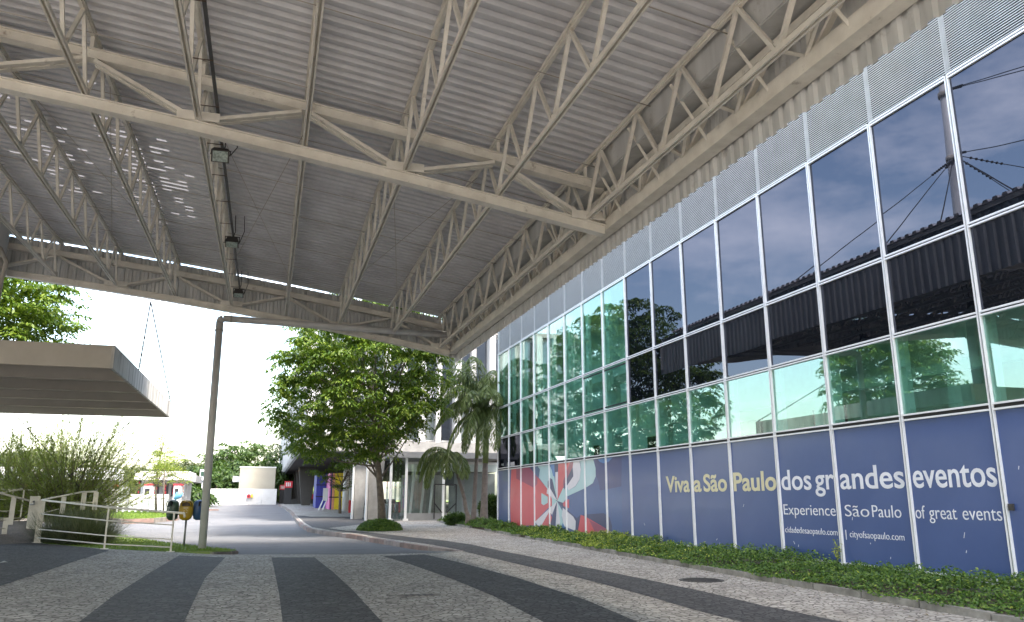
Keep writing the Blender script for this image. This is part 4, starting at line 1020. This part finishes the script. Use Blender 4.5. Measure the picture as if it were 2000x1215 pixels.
# broad shrub in front of the dark lobby end
cs=at(958,985,41.5); 
t=thing('broadleaf_shrub',(cs.x,41.6,.3),'dark glossy shrub tucked between the palms and the hall corner','shrub')
n=2500; d=unit(rng.normal(size=(n,3))); P=np.array([cs.x+.1,41.7,1.0])+d*np.array([.7,.6,.75])*rng.uniform(.5,1,n)[:,None]; A=unit(d+rng.normal(0,.5,(n,3))+[0,0,-.3])*.13; B=unit(np.cross(A,rng.normal(size=(n,3))))*.04; leafmesh('foliage',P,A,B,M['leaf_dark'],t)
t=thing('broadleaf_shrub',(at(895,1005,42).x,42.2,.2),'low dark shrub at the foot of the leftmost palm','shrub')
n=1500; c_=at(893,1012,42.2); d=unit(rng.normal(size=(n,3))); P=np.array([c_.x,42.3,.45])+d*np.array([.75,.4,.4])*rng.uniform(.5,1,n)[:,None]; A=unit(d+rng.normal(0,.5,(n,3)))*.08; B=unit(np.cross(A,rng.normal(size=(n,3))))*.035; leafmesh('foliage',P,A,B,M['leaf_dark'],t)

# ------------------------------------------------------------------ white pavilion on columns behind the tree
BY=52.0; BX0,BX1=2.0,26.0; zB0,zB1=5.0,12.75; BYe=150.
pv=thing('white_hall',(14,60,0),'white-finned upper hall raised on columns behind the tree','building')
mb=MB(); mb.bb((BX0+.3,BY+.3,zB0+.1),(BX1,BYe,zB1-.1)); mb.build('wall',M['finwhite'],pv)
mb=MB(); mb.bb((BX0-.3,BY-1.6,zB0-.62),(BX1,BY+.2,zB0+.02)); mb.bb((BX0-.1,BY-.1,zB1-.25),(BX1,BY+.6,zB1+.05)); mb.build('floor_slab',M['conc'],pv)
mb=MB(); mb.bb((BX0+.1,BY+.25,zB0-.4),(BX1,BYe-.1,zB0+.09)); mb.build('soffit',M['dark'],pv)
mb=MB(); x=BX0+.1; win=[]
i=0
while x<BX1:
    dep=.55 if i%2==0 else .28
    mb.bb((x,BY-.25-dep+.3,zB0+.02),(x+(.42 if i%2==0 else .2),BY+.31,zB1-.26)); x+=1.18 if True else 1; i+=1
mb.build('facade_fins',M['finwhite'],pv)
x=BX0+.1;i=0
while x<BX1-1.2 and i<20:
    for (za,zc_) in ((zB0+.25,zB0+3.05),(zB0+3.75,zB1-.5)):
        mb=MB(); mb.bb((x+.46,BY+.24,za),(x+1.14,BY+.305,zc_)); o=mb.build('window',M['window'] if za>7 or i%3==1 else M['palewin'],pv)
        mb=MB(); mb.bar((x+.46,BY+.22,za-.03),(x+1.14,BY+.22,za-.03),.1,.05); mb.build('sill',M['white'],o)
    x+=1.18;i+=1
mb=MB(); y=BY+.3
while y<BYe: mb.bb((BX0-.25,y,zB0-.1),(BX0+.31,y+.35,zB1+.1)); y+=1.3
mb.build('side_fins',M['finwhite'],pv)
for y in (84,92,100,110,120,132,144):
    for x in (3.6,9.,):
        mb=MB(); mb.add([(x-.2,y-.5,H(y)-.1),(x+.6,y-.5,H(y)-.1),(x+.6,y+.5,H(y)-.1),(x-.2,y+.5,H(y)-.1),(x-.7,y-.5,zB0),(x+1.2,y-.5,zB0),(x+1.2,y+.5,zB0),(x-.7,y+.5,zB0)],[(0,3,2,1),(4,5,6,7),(0,1,5,4),(1,2,6,5),(2,3,7,6),(3,0,4,7)]); mb.build('pier',M['iron'],pv)
# raking fin columns in front
def fincol(px,Y,label,w0,w1):
    p=at(px[0],px[1],Y); z0=H(Y)-.05; t=thing('fin_column',(p.x,Y,z0),label,'column','raking fin columns under the white hall')
    mb=MB(); zt_=zB0-.62
    mb.add([(p.x,Y,z0),(p.x+w0,Y,z0),(p.x+w0,Y+.9,z0),(p.x,Y+.9,z0),(p.x-.05,Y,zt_),(p.x+w1,Y,zt_),(p.x+w1,Y+.9,zt_),(p.x-.05,Y+.9,zt_)],[(0,3,2,1),(4,5,6,7),(0,1,5,4),(1,2,6,5),(2,3,7,6),(3,0,4,7)]); mb.build('fin',M['conc'],t)
    mb=MB(); mb.bb((p.x-.16,Y-.06,z0),(p.x-.055,Y+.3,zt_)); mb.build('edge_plate',M['white'],t)
fincol((691,1006),51,'left raking pale column beneath the white hall',.50,.95); fincol((718,1015),48.6,'right raking pale column with white edge plate next to the tree trunk',.58,.95)
# link roof slab left of the trunk
# ------------------------------------------------------------------ glass lobby
LY=48.2
lb=thing('glass_lobby',(11,LY,H(LY)),'frameless glass entrance lobby under the white hall, beside the palms','building')
def lx(x,y=950): return at(x,y,LY).x
zf=H(LY); zt_=4.0
posts_=[763,793,866,944]
for x in posts_:
    mb=MB(); mb.bb((lx(x)-.07,LY-.07,zf),(lx(x)+.07,LY+.07,zt_)); mb.box((lx(x),LY-.1,zf+.06),(.3,.2,.12)); mb.build('post',M['alu'],lb)
xs_=[lx(763),lx(793),lx(830),lx(866),lx(905),lx(944),lx(985)]
for a_,b_ in zip(xs_,xs_[1:]):
    mb=MB(); mb.bb((a_+.08,LY+.02,zf+.45),(b_-.08,LY+.035,zt_-.45)); mb.build('glass_pane',M['clear'],lb)
mb=MB(); mb.bb((xs_[1],LY-.02,zf),(xs_[-1],LY+.06,zf+.42)); mb.build('base_panel',M['grey'],lb)
mb=MB(); mb.bb((xs_[0]-.3,LY-.3,zt_-.1),(xs_[-1],LY+4,zt_+.25)); mb.build('roof',M['grey'],lb)
# curved fascia + reception wall inside
def curve_wall(name,x0,x1,yc,dep,z0,z1,mt,parent):
    mb=MB(); n=24; vs=[];fs=[]
    for i in range(n+1):
        f=i/n; x=x0+(x1-x0)*f; y=yc-dep*math.sin(math.pi*f); vs+=[(x,y,z0),(x,y,z1),(x,y+.15,z0),(x,y+.15,z1)]
    for i in range(n):
        a_=4*i; fs+=[(a_,a_+4,a_+5,a_+1),(a_+2,a_+3,a_+7,a_+6),(a_+1,a_+5,a_+7,a_+3),(a_,a_+2,a_+6,a_+4)]
    mb.add(vs,fs,smooth=False); return mb.build(name,mt,parent)
curve_wall('curved_fascia',lx(800),lx(1000),LY+1.6,1.1,3.15,3.75,M['white'],lb)
curve_wall('reception_wall',lx(805),lx(900),LY+4.2,.9,zf+.2,3.0,M['conc'],lb)
mb=MB(); mb.bb((lx(760),LY+.3,zf),(lx(1000),LY+9,zf+.03)); mb.build('floor',M['conc'],lb)
mb=MB(); mb.bb((lx(893),LY+2.2,zf+.3),(lx(985),LY+2.4,3.1)); mb.build('dark_partition',M['grey'],lb)
mb=MB()
for x,k in ((812,0),(835,.2),(852,.1)): mb.bar((lx(x),LY+2+k,zf),(lx(x)+.25,LY+2+k,3.2),.14,.1,up=(0,1,0))
mb.build('inner_column',M['white'],lb)
df=MB()
xa,xb=lx(848),lx(890); zt2=2.35
for p,q in (((xa,zf+.1),(xa,zt2)),((xb,zf+.1),(xb,zt2)),((xa,zt2),(xb,zt2)),((xa,zf+1.0),(lx(863),zf+.45)),((xb,zf+1.0),(lx(872),zf+.45))):
    df.bar((p[0],LY-.16,p[1]),(q[0],LY-.16,q[1]),.06,.06,up=(0,1,0))
df.build('door_frame',M['black'],lb)
mb=MB(); mb.bb((lx(875),LY+1.2,2.3),(lx(895),LY+1.3,3.3)); mb.build('hanging_screen',M['black'],lb)
# left glazed part with coloured reflections behind the trunk
ls_=thing('glass_screen',(at(740,1000,52).x,52,H(52)),'row of full-height clear glass fins left of the lobby','glass screen')
for x in (757,765,773,782,790):
    q=at(x,950,50.5); mb=MB(); mb.bb((q.x-.012,50.2,H(50)),(q.x+.012,51.0,4.0)); mb.build('glass_fin',M['clear'],ls_)
mb=MB(); mb.bb((at(755,950,50.6).x,50.5,3.98),(at(792,950,50.6).x,50.7,4.1)); mb.build('head_rail',M['alu'],ls_)

# ------------------------------------------------------------------ coloured blocks beneath the hall
def blk(name,label,x0,x1,ytop,Y,dep,cols,ybot=985):
    a_=at(x0,ybot,Y);b_=at(x1,ytop,Y); t=thing(name,(a_.x,Y,H(Y)),label,'kiosk'); n=len(cols)
    wd=(b_.x-a_.x); x=a_.x
    for m_,f in cols:
        mb=MB(); mb.bb((x+.01,Y,H(Y)-.1),(x+wd*f-.01,Y+dep,b_.z)); mb.build('wall_panel',M[m_],t); x+=wd*f
    mb=MB()
    for k in (1,2):
        z=H(Y)+(b_.z-H(Y))*k/3; mb.bb((a_.x-.01,Y-.02,z-.04),(b_.x+.01,Y-.004,z+.04))
    mb.build('joint_strip',M['black'],t)
blk('blue_kiosk','deep blue clad kiosk under the white hall',616,642,925,74,4,[('blueblock',.42),('blueblock',.58)])
blk('yellow_kiosk','yellow kiosk with pink, blue and orange stripes under the white hall',642,681,924,70,4,[('pink',.08),('blueblock',.06),('orange',.14),('yellow',.72)],ybot=987)
q=at(674,985,66); t=thing('round_column',(q.x,66,H(66)),'white round column in front of the yellow kiosk','column'); mb=MB(); mb.tube([(q.x,66,H(66)-.1),(q.x,66,4.9)],.24,14); mb.build('shaft',M['white'],t); mb=MB(); mb.tube([(q.x,66,4.3),(q.x,66,4.95)],[.24,.5],14); mb.build('capital',M['white'],t)
q=at(685,985,62); t=thing('white_post',(q.x,62,H(62)),'square white post with a red foot right of the yellow kiosk','post'); mb=MB(); mb.bb((q.x-.12,62,H(62)+.9),(q.x+.12,62.2,4.9)); mb.build('shaft',M['white'],t); mb=MB(); mb.bb((q.x-.13,61.99,H(62)-.1),(q.x+.13,62.21,H(62)+.9)); mb.build('red_foot',M['red'],t)
# A-frame barrier
q=at(634,990,68); t=thing('folding_barrier',(q.x,68,H(68)),'small white folding barrier with splayed legs on the pavement','barrier')
mb=MB(); mb.bb((q.x-.18,68,H(68)+.75),(q.x+.22,68.05,H(68)+1.75)); mb.build('board',M['white'],t)
for sx in (-.12,.18):
    for sy in (-.5,.5): mb=MB(); mb.bar((q.x+sx-.35,68+sy,H(68)),(q.x+sx,68.02,H(68)+.9),.05,.05); mb.build('leg',M['white'],t)
# red and black totems
for x,Y,h_,lab in ((616-0,0,0,''),):
    pass
for x,Y,ytop,ybot,w_,lab in ((561.5,88,940,980,.36,'tall black totem with red head carrying white lettering'),(550.5,96,947,977,.30,'shorter black totem with red head, farther back on the left')):
    a_=at(x,ybot,Y);b_=at(x,ytop,Y); t=thing('sign_totem',(a_.x,Y,H(Y)),lab,'sign','red and black totem signs')
    mb=MB(); mb.bb((a_.x-w_,Y,H(Y)-.1),(a_.x+w_,Y+.3,a_.z+(b_.z-a_.z)*.68)); mb.build('pillar',M['black'],t)
    mb=MB(); mb.bb((a_.x-w_*1.08,Y-.02,a_.z+(b_.z-a_.z)*.68+.001),(a_.x+w_*1.08,Y+.32,b_.z)); mb.build('head',M['red'],t)
    mb=MB()
    for k in range(3): mb.bb((a_.x-w_*.7+k*w_*.5,Y-.035,a_.z+(b_.z-a_.z)*.75),(a_.x-w_*.4+k*w_*.5,Y-.021,a_.z+(b_.z-a_.z)*.94))
    mb.build('lettering',M['white'],t)
# low steps at the end of the hall undercroft
mb=MB(); mb.bb((1.9,92,H(92)-.1),(14,92.5,H(92)+.25)); mb.bb((2.0,92.5,H(92)-.1),(14,93.5,H(92)+.45)); tag(mb.build('dark_steps',M['iron']),'dark low steps under the far end of the raised hall','steps')
b_=MB(); b_.bb((5.,100,1.0),(8.2,100.4,2.1)); b_.bb((6.,99.9,2.1),(7.6,100.3,2.4)); tag(b_.build('red_panel_stand',M['red']),'red stand glimpsed under the raised hall between the totems','stand')

# ------------------------------------------------------------------ far left: walls, ticket booths, fences
YW=93
wlh=thing('boundary_wall',(-3,YW,1),'long low white rendered wall closing the far end of the road','wall')
a_=at(398,983,YW);b_=at(541,955,YW)
mb=MB(); mb.bb((a_.x-1,YW,.8),(b_.x,YW+.3,b_.z)); mb.build('rendered_face',M['white'],wlh)
mb=MB(); mb.bb((at(425,960,YW).x,YW-2,.9),(at(480,960,YW).x,YW-1.8,at(480,962,YW).z)); mb.bar((at(424,960,YW).x,YW-1.9,at(480,960.5,YW).z),(at(481,960,YW).x,YW-1.9,at(480,960.5,YW).z),.35,.08,mi=1); mb.build('front_parapet',[M['white'],M['grey']],wlh)
bh=thing('beige_block',(0,YW+2,1),'plain beige windowless block behind the white wall','building')
a_=at(466,956,YW+1);b_=at(539,914,YW+1)
mb=MB(); mb.bb((a_.x,YW+1,.8),(b_.x,YW+8,b_.z)); mb.build('wall',M['beigeblock'] if 'beigeblock' in M else mat('beige_block_render',(.40,.37,.30),.8,vscale=.6,col2=(.35,.32,.26)),bh)
mb=MB(); mb.bb((a_.x-.05,YW+.96,b_.z),(b_.x+.05,YW+8,b_.z+.12)); mb.build('coping',M['white'],bh)
mb=MB(); mb.bb((at(455,930,YW+2).x,YW+2,at(455,941,YW+2).z),(a_.x-.01,YW+5,at(455,930,YW+2).z)); mb.build('side_box',M['white'],bh)
q=at(488,969,YW-.1); t=thing('hose_reel',tuple(q),'small red and yellow hose reel on the white wall','hose reel')
mb=MB(); mb.tube([(q.x-.12,YW-.25,q.z),(q.x-.12,YW-.02,q.z)],.20,14); mb.build('reel',M['red'],t); mb=MB(); mb.bb((q.x+.12,YW-.2,q.z-.15),(q.x+.3,YW-.02,q.z+.2)); mb.build('box',M['yellow'],t)
mb=MB(); mb.tube([(q.x-.12,YW-.27,q.z),(q.x-.12,YW-.252,q.z)],.08,10); mb.build('hub',M['black'],t)
for x,lab in ((459,'thin white survey stake left of the hose reel on the road'),(510,'thin white survey stake right of the hose reel')):
    q=gp(x,984); t=thing('crossed_stake',tuple(q),lab,'stake'); mb=MB(); mb.tube([q,q+Vector((.05,0,1.3))],.03,6); mb.build('upright',M['white'],t); mb=MB(); mb.tube([q+Vector((-.5,0,.02)),q+Vector((.5,0,.35))],.03,6); mb.build('cross_leg',M['white'],t)
q=gp(413,995); mb=MB(); mb.bb((q.x-.7,q.y,q.z-.1),(q.x+.55,q.y+.3,q.z+.02)); tag(mb.build('kerb_fragment',M['kerb2']),'short reddish kerb fragment lying on the road right of the pipe','kerb stone')
# ticket booths
YB=72
tb_=thing('ticket_hall',(-9,YB,.7),'long white-roofed ticket hall with black and red event posters','building')
a_=at(262,937,YB);b_=at(372,921,YB)
mb=MB(); mb.bb((a_.x,YB,a_.z),(b_.x,YB+6,b_.z)); mb.build('roof_fascia',M['white'],tb_)
mb=MB(); mb.bb((b_.x+.01,YB,a_.z-.15),(b_.x+.5,YB+6,b_.z-.3)); mb.build('roof_end',M['grey'],tb_)
mb=MB(); mb.bb((a_.x+.3,YB+2,H(YB)),(b_.x-.3,YB+6,a_.z)); mb.build('back_wall',M['white'],tb_)
for x0_,x1_,yt,mt in ((268,276,938,'black'),(279,296,945,'white'),(297,312,942,'black'),(318,330,944,'black'),(333,352,946,'black'),(356,362,940,'white')):
    p=at(x0_,970,YB+1);q=at(x1_,yt,YB+1); mb=MB(); mb.bb((p.x,YB+.9,p.z),(q.x,YB+1.1,q.z)); o=mb.build('poster',M[mt],tb_)
    mb=MB()
    for k in range(3):
        f=random.uniform(.1,.7); zz=p.z+(q.z-p.z)*(.2+.27*k); mb.bb((p.x+(q.x-p.x)*.2,YB+.87,zz),(p.x+(q.x-p.x)*(.4+f*.5),YB+.89,zz+.22))
    mb.build('poster_print',M['red'] if mt!='white' else M['orange'],o)
for x0_,x1_ in ((279,297),(338,353)):
    p=at(x0_,968,YB-2);q=at(x1_,953,YB-2)
    t=thing('ticket_booth',(p.x,YB-2,H(YB-2)),'white ticket booth with dark window, '+('left one near the pale poster' if x0_<300 else 'right one beside the hedge'),'booth','ticket booths')
    mb=MB(); z1=at(x0_,948,YB-2).z; mb.bb((p.x,YB-2,H(YB-2)),(q.x,YB-.5,z1)); mb.build('cabin',M['white'],t)
    mb=MB(); mb.bb((p.x+.1,YB-2.03,p.z+.1),(q.x-.15,YB-2.005,q.z-.05)); mb.build('window',M['black'],t)
    mb=MB(); mb.bb((p.x-.05,YB-2.05,z1+.002),(q.x+.05,YB-.4,z1+.12)); mb.build('name_band',M['red'],t)
tb2=thing('ticket_hall',(-20,YB+4,.8),'white flat-roofed pavilion half hidden behind the feathery shrubs','building')
p=at(-60,935,YB+4);q=at(225,914,YB+4); mb=MB(); mb.bb((p.x,YB+4,p.z),(q.x,YB+9,q.z)); mb.build('roof_fascia',M['white'],tb2)
mb=MB(); mb.bb((p.x,YB+6,H(YB)),(q.x,YB+9,p.z)); mb.build('back_wall',M['conc'],tb2)
q=at(241,975,66); t=thing('dark_totem',(q.x,66,H(66)),'broad dark grey slab totem beside the shrub','sign'); mb=MB(); mb.bb((at(231,975,66).x,66,H(66)-.1),(at(250,975,66).x,66.4,at(240,951,66).z)); mb.build('slab',M['grey'],t); mb=MB(); mb.bb((at(234,975,66).x,65.98,1.8),(at(247,975,66).x,65.995,1.85)); mb.build('joint',M['black'],t)
for x in (50,111,227):
    q=at(x,949,56); t=thing('red_signal_ball',(q.x,56,H(56)),('leftmost' if x==50 else 'middle' if x==111 else 'rightmost')+' small round red signal on a thin post behind the shrubs','signal')
    mb=MB(); mb.tube([(q.x,56,H(56)),(q.x,56,q.z)],.03,6); mb.build('pole',M['galv'],t); mb=MB(); mb.tube([(q.x,55.95,q.z),(q.x,56.05,q.z)],.11,12); mb.build('signal_disc',M['red'],t)
# white rail fences beyond the lawn
def fence(x0_,x1_,Y,yt,ym,yb_,n,lab):
    t=thing('white_fence',tuple(at(x0_,yb_,Y)),lab,'fence'); 
    mb=MB(); mb.tube([at(x0_,yt,Y),at(x1_,yt,Y)],.04,6); mb.tube([at(x0_,ym,Y),at(x1_,ym,Y)],.03,6); mb.build('rails',M['white'],t)
    for i in range(n):
        x=x0_+(x1_-x0_)*i/(n-1); p=at(x,yb_,Y); mb=MB(); mb.bb((p.x-.06,Y-.03,p.z),(p.x+.06,Y+.03,at(x,yt,Y).z)); mb.build('post',M['white'],t)
fence(228,325,63,973,985,1000,9,'white post and rail fence behind the sunlit lawn')
fence(20,160,60,975,988,1002,12,'white fence running left behind the ramp railings')
mb=MB(); p=at(255,968,68);q=at(330,962,68); mb.bb((p.x,68,H(68)),(q.x,68.2,p.z+.1)); tag(mb.build('low_white_wall',M['white']),'low white wall in front of the ticket booths','wall')
mb=MB(); p=at(-40,975,66);q=at(170,962,66); mb.bb((p.x,66,H(66)),(q.x,66.2,q.z-.2)); tag(mb.build('low_white_wall',M['white']),'low white wall glimpsed through the left railings','wall')
# parking panel sign near the pole
q=at(396,930,88); t=thing('green_sign',(q.x,88,H(88)),'tall white and green sign board just left of the pipe','sign'); mb=MB(); mb.bb((q.x-.3,88,at(396,938,88).z),(q.x+.5,88.1,at(396,917,88).z)); mb.build('board',M['white'],t); mb=MB(); mb.bb((q.x-.2,87.97,at(396,930,88).z),(q.x+.3,87.99,at(396,921,88).z)); mb.build('green_field',M['bin_g'],t); mb=MB(); mb.tube([(q.x,88.2,H(88)),(q.x,88.2,at(396,938,88).z)],.07,8); mb.build('pole',M['galv'],t)
# parked cars / small street clutter far away are a few pixels; blue gazebo top behind bins
q=at(349,968,60); t=thing('blue_parasol',(q.x,60,H(60)),'small light-blue folded parasol behind the recycling bins','parasol'); mb=MB(); mb.tube([(q.x,60,H(60)),(q.x+.05,60,q.z)],.03,6); mb.build('pole',M['white'],t)
M['ltblue']=mat('light_blue_cloth',(.12,.35,.62),.7); mb=MB(); mb.tube([(q.x-.25,60,q.z-.25),(q.x,60,q.z+.05),(q.x+.25,60,q.z+.18)],[.10,.26,.05],10); mb.build('canopy',M['ltblue'],t)

# ------------------------------------------------------------------ background trees
def bgtree(x,yt,Y,rw,lab,mt,seed,zlow=1.2):
    tp=at(x,yt,Y); r=rw; h=tp.z; cz=max(h*.58,h-r); rz=(h-cz)
    r*=1.3; pads=crown_pads((tp.x,Y,cz),(r,r*.7,rz),int(56+r*10),lambda p:zlow,seed=seed,shell=.55)
    broad_tree('background_tree',lab,(tp.x,Y,H(Y)),pads,mt,[(tp.x,Y,H(Y)-.2),(tp.x+.2,Y,h*.3),(tp.x,Y,h*.6)],.3,nleaf=75,ls=.30,padr=1.35,grp='trees beyond the road',limbs=False,droop=.5)
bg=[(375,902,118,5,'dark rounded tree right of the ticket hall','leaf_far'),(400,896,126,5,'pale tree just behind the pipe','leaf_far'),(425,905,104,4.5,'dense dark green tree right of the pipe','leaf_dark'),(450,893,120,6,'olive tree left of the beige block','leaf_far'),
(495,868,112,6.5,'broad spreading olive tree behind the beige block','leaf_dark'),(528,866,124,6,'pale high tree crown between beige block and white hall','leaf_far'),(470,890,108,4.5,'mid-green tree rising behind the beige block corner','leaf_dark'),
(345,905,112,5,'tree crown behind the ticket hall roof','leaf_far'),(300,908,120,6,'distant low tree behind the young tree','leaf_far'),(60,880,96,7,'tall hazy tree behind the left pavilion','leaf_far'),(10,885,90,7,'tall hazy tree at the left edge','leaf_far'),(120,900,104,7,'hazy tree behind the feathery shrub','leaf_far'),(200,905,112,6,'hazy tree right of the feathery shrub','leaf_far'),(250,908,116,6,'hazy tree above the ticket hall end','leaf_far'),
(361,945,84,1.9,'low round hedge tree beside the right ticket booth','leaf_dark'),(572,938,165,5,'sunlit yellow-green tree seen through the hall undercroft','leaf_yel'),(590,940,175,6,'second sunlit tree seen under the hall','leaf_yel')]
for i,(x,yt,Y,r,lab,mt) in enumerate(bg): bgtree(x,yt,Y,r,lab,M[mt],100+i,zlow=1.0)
# distant tower block
M['hazytower']=mat('pale_tower_render',(.62,.58,.60),.8); q=at(455,890,420)
t=thing('distant_tower',(q.x,420,1),'pale pinkish apartment block far beyond the trees','building'); mb=MB(); a_=at(442,889,420);b_=at(466,882,420); mb.bb((a_.x,420,0),(b_.x,432,b_.z)); mb.build('lower_block',M['hazytower'],t)
a2=at(449,882,420);b2=at(462,877,420); mb=MB(); mb.bb((a2.x,421,b_.z),(b2.x,430,b2.z)); mb.build('roof_block',M['hazytower'],t)
# far land beyond
tag(sheet('verge',[(-300,141),(300,141),(300,400),(-300,400)],-.1,M['grassbase'],kind='structure'))
# pylons on the white hall roof seen above the tree
t=thing('roof_antenna',(2.5,60,zB1),'thin pale antenna mast on the white hall roof above the tree','antenna'); mb=MB()
for x in (577,582): p=at(x,660,60); q=at(x+2,632,60); mb.tube([(p.x,60,zB1-.3),(q.x,60,q.z+1.2)],.03,5)
mb.build('struts',M['white'],t)
